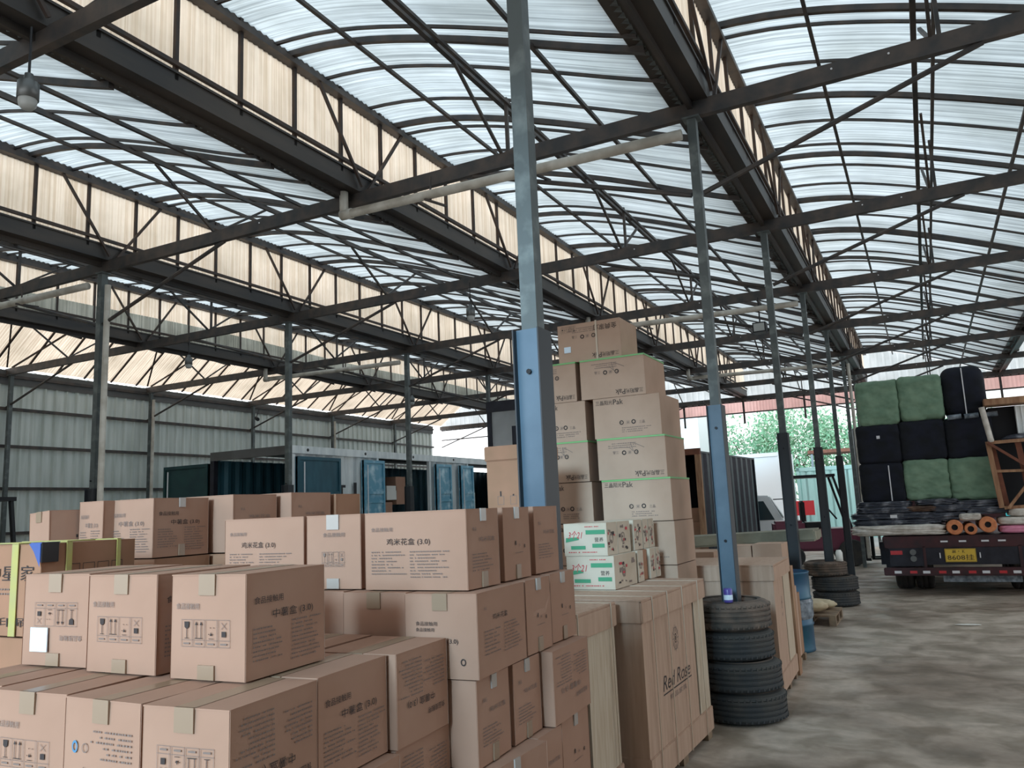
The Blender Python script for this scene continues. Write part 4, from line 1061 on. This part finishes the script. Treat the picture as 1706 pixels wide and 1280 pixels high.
# layers of bagged cloth under the bales
cl_i = 0
def cloth(x, y, z, w, d, h, m, label, grp='folded cloth bundles under the bales', rz=0, seed=0, amp=.25):
    return lump('cloth_bundle', TX + x, TY + y, z, w, d, h, m, label, 'cloth bundle', grp, rz=rz, seed=seed, amp=amp, sub=4, boxy=.3, freq=2.6)
cloth(-.98, .40, .905, 1.36, .85, .17, 'white_fab', 'long off white roll of cloth at the lower left edge of the load', seed=1, amp=.16)
cloth(-.98, .50, 1.06, 1.30, .8, .10, 'grey_film', 'striped grey bundle lying on the long off white roll', seed=2)
cloth(-1.02, .52, 1.15, 1.25, .8, .12, 'grey_film', 'dark bagged bundle with a white tag, third layer at left', seed=3)
cloth(-1.15, .52, 1.26, .85, .8, .10, 'grey_film', 'dark bagged bundle at the top left of the cloth layers', seed=4)
cloth(-.62, .5, 1.27, .5, .7, .09, 'brown_fab', 'brown folded bundle under the navy bale', seed=5)
cloth(-1.15, .55, 1.35, .8, .7, .10, 'grey_film', 'striped dark bundle directly under the left navy bale', seed=6)
cloth(-.28, .50, 1.12, .62, .7, .13, 'grey_film', 'shiny bagged bundle behind the orange rolls, left', seed=7)
cloth(-.20, .52, 1.25, .62, .7, .12, 'grey_film', 'shiny bagged bundle below the folded green bale', seed=8)
cloth(.32, .50, 1.20, .60, .7, .12, 'grey_film', 'pale shiny bundle above the right orange roll', seed=9)
cloth(.20, .54, 1.31, .7, .7, .11, 'grey_film', 'crumpled plastic bundle right under the pale green bale', seed=10)
cloth(-.38, .56, 1.36, .6, .7, .10, 'grey_film', 'grey bundle between the navy bale and the folded green one', seed=11)
MB('refl_w').box(-.05, .05, -.41, -.40, .04, .09).build('tag', [o for o in bpy.data.objects if o.get('label', '').startswith('dark bagged bundle with a white')][0])
def roll(x, z, r, m, label, length=1.1, hole='dark', y=.0):
    o = MB(m).lathe([(.045, 0), (r - .01, 0), (r, .012), (r, length), (.045, length), (.045, 0)], axis='y', seg=32).build('cloth_roll', loc=(TX + x, TY + y, z), smooth=False)
    MB(hole).lathe([(.0, .03), (.045, .03)], axis='y', seg=20).build('core', o)
    return tag(o, label, 'roll', 'orange ended rolls')
roll(-.18, 1.02, .115, 'orange', 'left orange ended roll on the edge of the lorry bed')
roll(.035, .99, .088, 'orange', 'small orange ended roll between the two larger ones')
roll(.27, 1.05, .12, 'orange', 'right orange ended roll, highest of the three')
cloth(.05, .30, 1.115, .30, .6, .11, 'white_fab', 'short white bundle lying over the small orange roll', 'pale cloth rolls at the right', seed=31, amp=.1)
for k, (z, m, lab) in enumerate(((.905, 'pink_fab', 'pink cloth roll at the right of the orange rolls'), (1.03, 'white_fab', 'white cloth roll lying on the pink one'), (1.155, 'white_fab', 'upper white cloth roll under the timber frame'))):
    cloth(.86 + (.08 if k == 2 else 0), .35, z, .88 - .14 * (k == 2), .6, .125, m, lab, 'pale cloth rolls at the right', seed=32 + k, amp=.06)
# timber frame and goods at the right of the load
t_ = empty('timber_frame', (TX + .62, TY + .12, 1.29), 0, 'timber frame with diagonal braces at the right side of the lorry load', 'frame')
MB('wood').bar((-.13, 0, 0), (-.20, 0, 1.02), .07, .05).build('upright', t_)
MB('wood_red').bar((-.05, .08, 0), (-.14, .08, .95), .07, .05).build('upright', t_)
MB('wood_red').bar((.28, .10, -.02), (.20, .10, 1.02), .08, .05).build('upright', t_)
MB('wood').bar((-.2, .0, 1.0), (.7, .0, 1.02), .05, .05).build('rail', t_)
MB('wood').bar((-.15, .03, .56), (.30, .03, .55), .03, .04).build('rail', t_)
MB('wood').bar((-.1, .0, .0), (.7, .0, .03), .05, .05).build('rail', t_)
MB('wood_red').bar((-.20, -.03, 1.0), (.38, -.03, .52), .07, .04).build('brace', t_)
MB('wood').bar((-.05, -.03, -.01), (.38, -.03, .52), .09, .04).build('brace', t_)
MB('wood').bar((.38, -.03, .52), (.7, -.03, .8), .07, .04).build('brace', t_)
tag(MB('white_fab').tube([(0, 0, 0), (-.07, 0, .55)], .042, seg=12).build('wrapped_pole', loc=(TX + .47, TY + .12, 2.30)), 'pole wrapped in white cloth standing at the corner of the timber frame', 'pole')
tag(MB('wood').box(0, 1.1, -.05, .4, 0, .10).build('plank', loc=(TX + .44, TY + .12, 2.87)), 'wide wooden plank lying across the top right of the load', 'plank')
tag(MB('dark').box(0, .95, .35, 1.0, 0, 1.55).build('dark_cabinet', loc=(TX + .50, TY + .1, 1.31)), 'dark goods packed behind the timber frame', 'goods')
sh = cladding('corrugated_sheet', TX + .85, TY + .34, TX + 1.25, TY + .34, 2.42, 2.85, 'white_paint', .075, .02); tag(sh, 'white corrugated sheet piece under the wooden plank', 'sheet')
lump('dark_sack', TX + 1.0, TY + .30, 2.27, .75, .35, .15, 'grey_film', 'dark plastic sack lying on the timber frame rail', 'sack', seed=40)

# ------------------------------------------------------------------ containers at the left
def corr_panel(mb, x0, y0, x1, y1, z0, z1, m, pitch=.28, dep=.036):
    a = Vector((x0, y0, 0)); b_ = Vector((x1, y1, 0)); d = b_ - a; L = d.length; d.normalize(); nn = Vector((-d.y, d.x, 0)); vs = []; q = 0; pts = []
    while q < L:
        for (o_, h_) in ((0, 0), (.25, 0), (.5, 1), (.75, 1)):
            u = q + o_ * pitch
            if u <= L: pts.append((u, h_ * dep))
        q += pitch
    pts.append((L, 0))
    for (u, h_) in pts: p = a + d * u + nn * h_; vs += [(p.x, p.y, z0), (p.x, p.y, z1)]
    mb.add(vs, [(2 * i, 2 * i + 2, 2 * i + 3, 2 * i + 1) for i in range(len(pts) - 1)], m)
CX, CY, CH = -10.06, 10.88, 2.90
CW, CL = 1.95, 11.0
t_ = empty('shipping_container', (CX, CY, 0), 0, 'long white shipping container with teal doors standing along the left side', 'container')
b_ = MB('white_paint')
# openings on the east side (distance along the container)
OPEN = [(2.55, 4.45), (6.2, 7.9)]
segs = []; q = 0.02
for (a, e_) in OPEN: segs.append((q, a)); q = e_
segs.append((q, CL))
for (a, e_) in segs: corr_panel(b_, 0, a, 0, e_, .16, CH - .14, 'white_paint')
for (a, e_) in OPEN: b_.box(-.03, .04, a - .06, a, .1, CH - .12).box(-.03, .04, e_, e_ + .06, .1, CH - .12)
b_.box(-.06, .05, -.02, CL, CH - .14, CH).box(-.06, .05, 0, CL, 0, .16)
b_.build('side_wall', t_)
w_ = MB('teal'); corr_panel(w_, -CW + .02, CL - .1, -.05, CL - .1, .16, CH - .14, 'teal'); corr_panel(w_, -CW + .02, 0.1, -CW + .02, CL, .16, CH - .14, 'teal'); corr_panel(w_, -CW, 2.3, -.05, 2.3, .16, CH - .14, 'teal', .22, .05)
w_.build('inner_wall', t_)
rf = MB('truck_dk').box(-CW, .0, 0, CL, CH - .02, CH); rf.box(-CW, .0, 0, CL, .1, .16); rf.build('roof_panel', t_)
MB('wall_dk').box(-CW, .0, -.05, .0, CH - .16, CH).build('door_header', t_)
MB('truck_dk').box(-CW, -CW + .10, -.05, .05, 0, CH - .16).build('corner_post', t_)
MB('white_paint').box(-.05, .06, -.05, .06, 0, CH - .16).build('corner_post', t_)
for q in range(6):
    MB('black').tube([(.045, .4 + q * 1.7, CH - .07), (.056, .4 + q * 1.7, CH - .07)], .03, seg=10).build('lashing_hole', t_)
def cdoor(x0, y0, x1, y1, m, name='door', z0=.18, z1=2.70, bands=(.30, .40, .60, .70)):
    a = Vector((x0, y0, 0)); b_ = Vector((x1, y1, 0)); L = (b_ - a).length; ang = math.atan2(y1 - y0, x1 - x0)
    mb = MB(m).box(0, L, -.02, .02, z0, z1)
    Hh = z1 - z0
    fr_ = [(0, .05), (L - .05, L)]
    mm = 'teal' if m == 'teal_l' else m
    for (u, v) in fr_: mb.box(u, v, -.045, .045, z0, z1)
    mb.box(.05, L - .05, -.045, .045, z0, z0 + .06).box(.05, L - .05, -.045, .045, z1 - .06, z1)
    for q in (.20, .27, .46, .66, .73): mb.box(.05, L - .05, -.04, .04, z0 + Hh * q, z0 + Hh * (q + .022))
    o = mb.build(name, t_, loc=(x0, y0, 0), rot=ang)
    MB('refl_w').tube([(L * .12, -.06, z0 + .1), (L * .12, -.06, z1 - .1)], .012, seg=8).build('lock_bar', o)
    return o
cdoor(-CW - 1.26, -.02, -CW - .06, -.02, 'teal_d')
cdoor(.10, .05, .10, 1.22, 'teal')
cdoor(.10, 1.95, .10, 2.62, 'teal_l')
cdoor(.10, 4.62, .10, 5.25, 'teal_l')
cdoor(.10, 5.70, .10, 6.28, 'teal_l')
MB('black').box(.045, .055, 1.32, 1.38, 1.95, 2.2).box(.045, .055, 1.38, 1.46, 2.15, 2.2).build('stencil_mark', t_)
MB('black').box(.045, .055, 1.72, 1.80, 1.95, 2.25).build('stencil_mark', t_)
for k, (y, z, m) in enumerate(((3.2, .1, 'paper'), (3.2, .45, 'paper'), (3.25, .8, 'paper'), (3.2, 1.15, 'label'), (3.0, 1.5, 'carton'), (3.15, 1.85, 'paper'), (3.5, 2.05, 'carton'), (3.5, 1.75, 'carton'))):
    o = MB(m).box(-.4, 0, 0, .36, 0, .30 if z > .1 else .33).build('goods_box', loc=(CX - .22, CY + y + (k % 2) * .02, z + .062)); tag(o, '%s box of the stack inside the dark container opening' % ('lowest', 'second', 'third', 'fourth', 'fifth', 'sixth', 'seventh', 'eighth')[k], 'box', 'boxes inside the container')
tag(MB('paper').box(-.3, 0, 0, .3, 0, .5).build('goods_box', loc=(CX - .2, CY + 6.6, .9 + .66)), 'white box standing in the farther container opening', 'box', 'boxes inside the container')
tag(MB('wood_grey').box(-.5, 0, -.1, 1.0, 0, 1.395).build('goods_shelf', loc=(CX - .12, CY + 6.5, .162)), 'grey bench carrying the white box in the farther container opening', 'bench')

# grey box lorry body behind the tall lidded box
t_ = empty('box_body', (-6.15, 11.2, 0), R(4), 'grey lorry box with a dark roof rim showing above the tall lidded box', 'lorry')
MB('gable').box(0, 1.9, 0, 3.5, .6, 3.25).build('body', t_); MB('truck_dk').box(-.03, 1.93, -.04, 3.5, 3.15, 3.32).box(-.02, .05, -.03, .03, .55, 3.2).box(1.85, 1.92, -.03, .03, .55, 3.2).build('rim', t_)
for x in (.4, 1.1): MB('truck_dk').box(x, x + .35, -.02, 0, 2.45, 2.9).build('vent_panel', t_)
for x in (.2, 1.7):
    for y in (.6, 2.8): MB('rubber').lathe([(0, -.12), (.3, -.12), (.33, -.08), (.33, .08), (.3, .12), (0, .12)], axis='x', c=(x, y, .33), seg=24).build('wheel', t_)
MB('truck_dk').box(.3, 1.6, .1, 3.4, .4, .6).build('chassis', t_)
# ------------------------------------------------------------------ yard beyond the shed
def forklift(x, y, rz, m, label, guard='black', mast_h=3.1, name='forklift'):
    t_ = empty(name, (x, y, -.02 if y > 27 else 0), rz, label, 'forklift')
    b_ = MB(m).box(-.5, .5, -1.0, .7, .35, .85).box(-.48, .48, -1.15, -.45, .35, 1.05); b_.build('body', t_, bevel=.06)
    MB('black').box(-.25, .25, -.45, .05, .85, 1.0).box(-.25, .25, -.5, -.4, 1.0, 1.5).build('seat', t_, bevel=.03)
    g = MB(guard)
    for xx in (-.45, .45): g.bar((xx, -.8, 1.0), (xx, -.65, 2.05), .05).bar((xx, .55, .85), (xx, .25, 2.05), .05)
    g.box(-.5, .5, -.7, .3, 2.03, 2.09); g.build('overhead_guard', t_)
    for xx in (-.48, .48):
        for yy, r_ in ((-.75, .24), (.5, .30)):
            MB('rubber').lathe([(0, -.1), (r_ * .6, -.1), (r_ - .02, -.1), (r_, -.07), (r_, .07), (r_ - .02, .1), (0, .1)], axis='x', c=(xx, yy, r_), seg=24).build('wheel', t_)
    ms = MB('black')
    for xx in (-.36, -.24, .24, .36): ms.box(xx - .03, xx + .03, .80, .90, .1, mast_h)
    for z in (.4, 1.1, 1.8, 2.5, mast_h - .06): ms.box(-.38, .38, .84, .88, z, z + .06)
    ms.build('mast', t_)
    MB('bolt').box(-.35, -.25, .95, 1.9, .12, .16).box(-.35, -.25, .93, .98, .12, .7).build('fork', t_)
    MB('bolt').box(.25, .35, .95, 1.9, .12, .16).box(.25, .35, .93, .98, .12, .7).build('fork', t_)
    MB('bolt').tube([(0, .3, 1.05), (0, .12, 1.3)], .02).build('steering_column', t_)
    return t_
forklift(-2.25, 20.2, R(-78), 'maroon', 'maroon forklift with a black mast parked beyond the far posts')
forklift(-12.6, 6.6, R(100), 'yellow', 'yellow and black forklift by the grey cladding at the left edge')
# white small lorry with an open box behind it
t_ = empty('white_lorry', (-5.35, 24.8, 0), R(8), 'white cab lorry with a big side mirror standing beyond the crates', 'lorry')
b_ = MB('white_clean'); 
pr = [(-.1, .45), (2.0, .45), (2.05, 1.0), (1.9, 1.25), (1.45, 2.15), (.1, 2.2), (-.1, 2.1)]
vs = [(x, y, z) for y in (-.95, .95) for (x, z) in pr]; k = len(pr)
b_.add(vs, [tuple(range(k))[::-1], tuple(range(k, 2 * k))] + [(i, (i + 1) % k, k + (i + 1) % k, k + i) for i in range(k)]); b_.build('cab', t_, bevel=.04)
MB('glass').add([(1.91, -.85, 1.30), (1.91, .85, 1.30), (1.50, .8, 2.08), (1.50, -.8, 2.08)], [(0, 1, 2, 3)]).build('windscreen', t_)
MB('glass').add([(.3, -.965, 1.25), (1.6, -.965, 1.25), (1.25, -.965, 1.95), (.3, -.965, 1.95)], [(0, 1, 2, 3)]).build('side_window', t_)
MB('black').tube([(1.6, -.95, 2.0), (2.0, -1.15, 2.0), (2.05, -1.2, 1.9)], .02).box(1.98, 2.08, -1.32, -1.12, 1.35, 1.95).build('side_mirror', t_)
MB('white_clean').box(-4.2, -.3, -1.0, 1.0, .9, 1.0).box(-.5, -.3, -1.0, 1.0, 1.0, 2.9).build('flatbed', t_)
for xx in (1.2, -3.2):
    for yy in (-.85, .85): MB('rubber').lathe([(0, -.12), (.36, -.12), (.4, -.08), (.4, .08), (.36, .12), (0, .12)], axis='y', c=(xx, yy, .4), seg=24).build('wheel', t_)
MB('truck_dk').box(-4.1, 1.9, -.35, .35, .5, .9).build('chassis', t_)
t_.scale = (.78, .78, .78)
t_ = empty('open_container', (-4.40, 17.6, 0), R(-3), 'brown rimmed open container with red brown boxes, between the printed stack and the post', 'container')
b_ = MB('truck_dk').box(-2.4, -2.34, 0, 5, .5, 2.7).box(-2.4, 0, 4.94, 5, .5, 2.7).box(-2.4, 0, 0, 5, .45, .55).box(-2.4, 0, 0, 5, 2.66, 2.7); b_.build('shell', t_)
w_ = MB('truck_dk'); corr_panel(w_, 0, .05, 0, 5, .5, 2.66, 'truck_dk', .5, .05); w_.build('side_wall', t_)
MB('wood_red').box(-2.45, .03, -.06, .04, 2.62, 2.76).box(-2.45, .03, -.06, .04, .45, .55).build('rim', t_); MB('wood').box(-.09, .03, -.06, .04, .55, 2.62).build('corner_post', t_); MB('wood').box(-2.45, -2.33, -.06, .04, .55, 2.62).build('corner_post', t_)
for xx in (-2.2, -.2):
    for yy in (.8, 4.2): MB('rubber').lathe([(0, -.12), (.2, -.12), (.225, -.08), (.225, .08), (.2, .12), (0, .12)], axis='x', c=(xx, yy, .225), seg=24).build('wheel', t_)
for k, (x, z, w__) in enumerate(((-.62, .56, .5), (-.60, .86, .5), (-.65, 1.16, .52), (-.95, 1.46, .5), (-1.2, .56, .5), (-1.22, .86, .5), (-1.2, 1.16, .5))):
    o = MB('carton2').box(0, w__, 0, .4, 0, .29).build('red_brown_carton', loc=(-4.40 + x, 17.75, z)); tag(o, '%s of the red brown cartons stacked in the open container' % NTH[k], 'carton', 'cartons in the open container')

def long_box(name, x, y, rz, L, W, z0, z1, m, label, cat, ribs=True):
    t_ = empty(name, (x, y, -.02), rz, label, cat)
    b_ = MB(m).box(0, L, .04, W, z0, z1); b_.build('body', t_)
    if ribs:
        r_ = MB(m); corr_panel(r_, 0, 0.04, L, 0.04, z0 + .15, z1 - .15, m, .3, -.04); r_.build('side_panel', t_)
    MB(m).box(-.02, L + .02, -.02, .05, z1 - .14, z1 + .01).box(-.02, L + .02, -.02, .05, z0, z0 + .15).box(-.02, .1, -.02, .05, z0, z1).box(L - .1, L + .02, -.02, .05, z0, z1).build('frame_rail', t_)
    if z0 > .5:
        for xx in (L * .12, L * .2, L * .8, L * .88): MB('rubber').lathe([(0, -.14), (.44, -.14), (.48, -.1), (.48, .1), (.44, .14), (0, .14)], axis='y', c=(xx, .3, .48), seg=24).build('wheel', t_)
        for xx in (L * .12, L * .2, L * .8, L * .88): MB('rubber').lathe([(0, -.14), (.44, -.14), (.48, -.1), (.48, .1), (.44, .14), (0, .14)], axis='y', c=(xx, W - .3, .48), seg=24).build('wheel', t_)
        MB('truck_dk').box(0, L, W * .3, W * .7, z0 - .2, z0).build('chassis', t_)
    return t_
long_box('white_trailer', -17.5, 33.5, R(-3), 12.5, 2.5, .0, 3.4, 'white_clean', 'long white flat sided trailer box across the yard, under the trees', 'trailer', ribs=False)
long_box('white_container', -18.0, 36.5, R(-2), 9, 2.5, .0, 5.6, 'white_clean', 'tall white building block at the left of the trees beyond the yard', 'building', ribs=False)
long_box('mint_container', -4.5, 33.2, R(2), 3.6, 2.4, .0, 2.75, 'mint', 'pale mint container with ribbed side across the yard', 'container')
long_box('cyan_container', -.8, 33.4, R(2), 4.6, 2.4, .0, 2.8, 'cyan', 'bright cyan container glimpsed beside the bales', 'container')
tag(MB('refl_r').box(0, .7, 0, .05, 0, .55).build('red_sign', loc=(-4.6, 32.6, .9)), 'small red sign panel before the mint container', 'sign')
MB('bronze').box(.3, .36, .05, .1, -.92, .5).build('sign_post', bpy.data.objects['red_sign'])
t_ = MB('wood_red').box(-1.6, 1.2, 0, 2, 0, .15).build('orange_roof', loc=(-3.0, 38.0, 3.5)); tag(t_, 'reddish roof edge showing above the mint container', 'roof')
for xx in (-1.5, 1.1): MB('bronze').box(xx, xx + .1, .1, .2, -3.52, 0).build('roof_leg', t_)

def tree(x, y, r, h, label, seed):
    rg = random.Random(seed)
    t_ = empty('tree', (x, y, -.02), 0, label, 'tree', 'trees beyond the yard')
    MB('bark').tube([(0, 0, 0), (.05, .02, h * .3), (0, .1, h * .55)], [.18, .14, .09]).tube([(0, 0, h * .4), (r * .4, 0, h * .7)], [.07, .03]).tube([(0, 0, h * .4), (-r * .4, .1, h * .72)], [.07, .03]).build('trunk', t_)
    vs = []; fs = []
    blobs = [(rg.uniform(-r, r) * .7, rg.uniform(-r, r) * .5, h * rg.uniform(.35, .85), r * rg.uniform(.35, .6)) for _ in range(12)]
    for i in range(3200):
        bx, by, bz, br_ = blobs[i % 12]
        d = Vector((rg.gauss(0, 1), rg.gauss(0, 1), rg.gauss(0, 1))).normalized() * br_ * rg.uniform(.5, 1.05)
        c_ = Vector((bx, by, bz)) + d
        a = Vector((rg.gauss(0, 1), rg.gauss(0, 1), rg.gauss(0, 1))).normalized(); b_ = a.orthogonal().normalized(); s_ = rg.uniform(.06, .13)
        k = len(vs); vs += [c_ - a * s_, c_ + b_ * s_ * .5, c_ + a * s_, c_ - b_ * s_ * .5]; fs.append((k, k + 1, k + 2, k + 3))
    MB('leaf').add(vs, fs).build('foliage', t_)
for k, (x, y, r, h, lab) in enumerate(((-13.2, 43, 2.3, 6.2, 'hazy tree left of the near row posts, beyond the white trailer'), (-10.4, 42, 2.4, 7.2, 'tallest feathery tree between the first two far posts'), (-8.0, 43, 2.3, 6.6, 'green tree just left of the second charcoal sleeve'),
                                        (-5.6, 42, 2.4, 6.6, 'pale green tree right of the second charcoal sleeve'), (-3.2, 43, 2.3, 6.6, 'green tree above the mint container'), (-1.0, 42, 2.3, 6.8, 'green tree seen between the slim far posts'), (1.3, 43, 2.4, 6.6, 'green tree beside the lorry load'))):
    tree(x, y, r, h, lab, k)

# lamps hung under the roof
def lamp(x, y, z, label, s_=1.0, cage=True):
    t_ = empty('work_lamp', (x, y, z), 0, label, 'lamp', 'hanging work lamps')
    MB('lampglass').lathe([(0, 0), (.035, 0), (.05, .02), (.055, .06), (.052, .13), (0, .13)], seg=20).build('glass', t_, smooth=True)
    MB('bronze').lathe([(.057, .06), (.062, .06), (.062, .17), (.03, .19), (.025, .23), (0, .23)], seg=20).build('housing', t_, smooth=True)
    MB('black').tube([(0, 0, .22), (0, 0, .55)], .008, seg=6).build('cord', t_)
    return t_
lamp(-4.68, 2.75, 4.16, 'caged work lamp with frosted glass hanging at the upper left corner')
lamp(-11.0, 9.42, 4.22, 'small lamp hanging below the beam over the grey cladding')
lamp(-10.9, 16.0, 4.22, 'tiny lamp hanging far back before the sloping cream roof')
lamp(-5.4, 9.42, 4.22, 'tiny lamp under the third beam, left of the blue grey post')
t_ = empty('flood_light', (-2.05, 12.7, 4.15), 0, 'black flood light clamped under the beam right of the second post', 'lamp')
MB('black').box(-.10, .10, -.12, .08, 0, .16).build('housing', t_); MB('lampglass').box(-.08, .08, -.13, -.118, .02, .14).build('glass', t_); MB('black').tube([(0, 0, .16), (0, 0, .58)], .012).build('bracket', t_)
t_ = empty('security_camera', (-16.05, 16.03, 4.36), 0, 'small dark camera on the post brace above the container', 'camera')
MB('black').tube([(0, 0, 0), (.18, -.12, -.06)], .05, seg=12).build('housing', t_); MB('black').tube([(0, 0, 0), (0, 0.1, .25)], .012).build('bracket', t_)
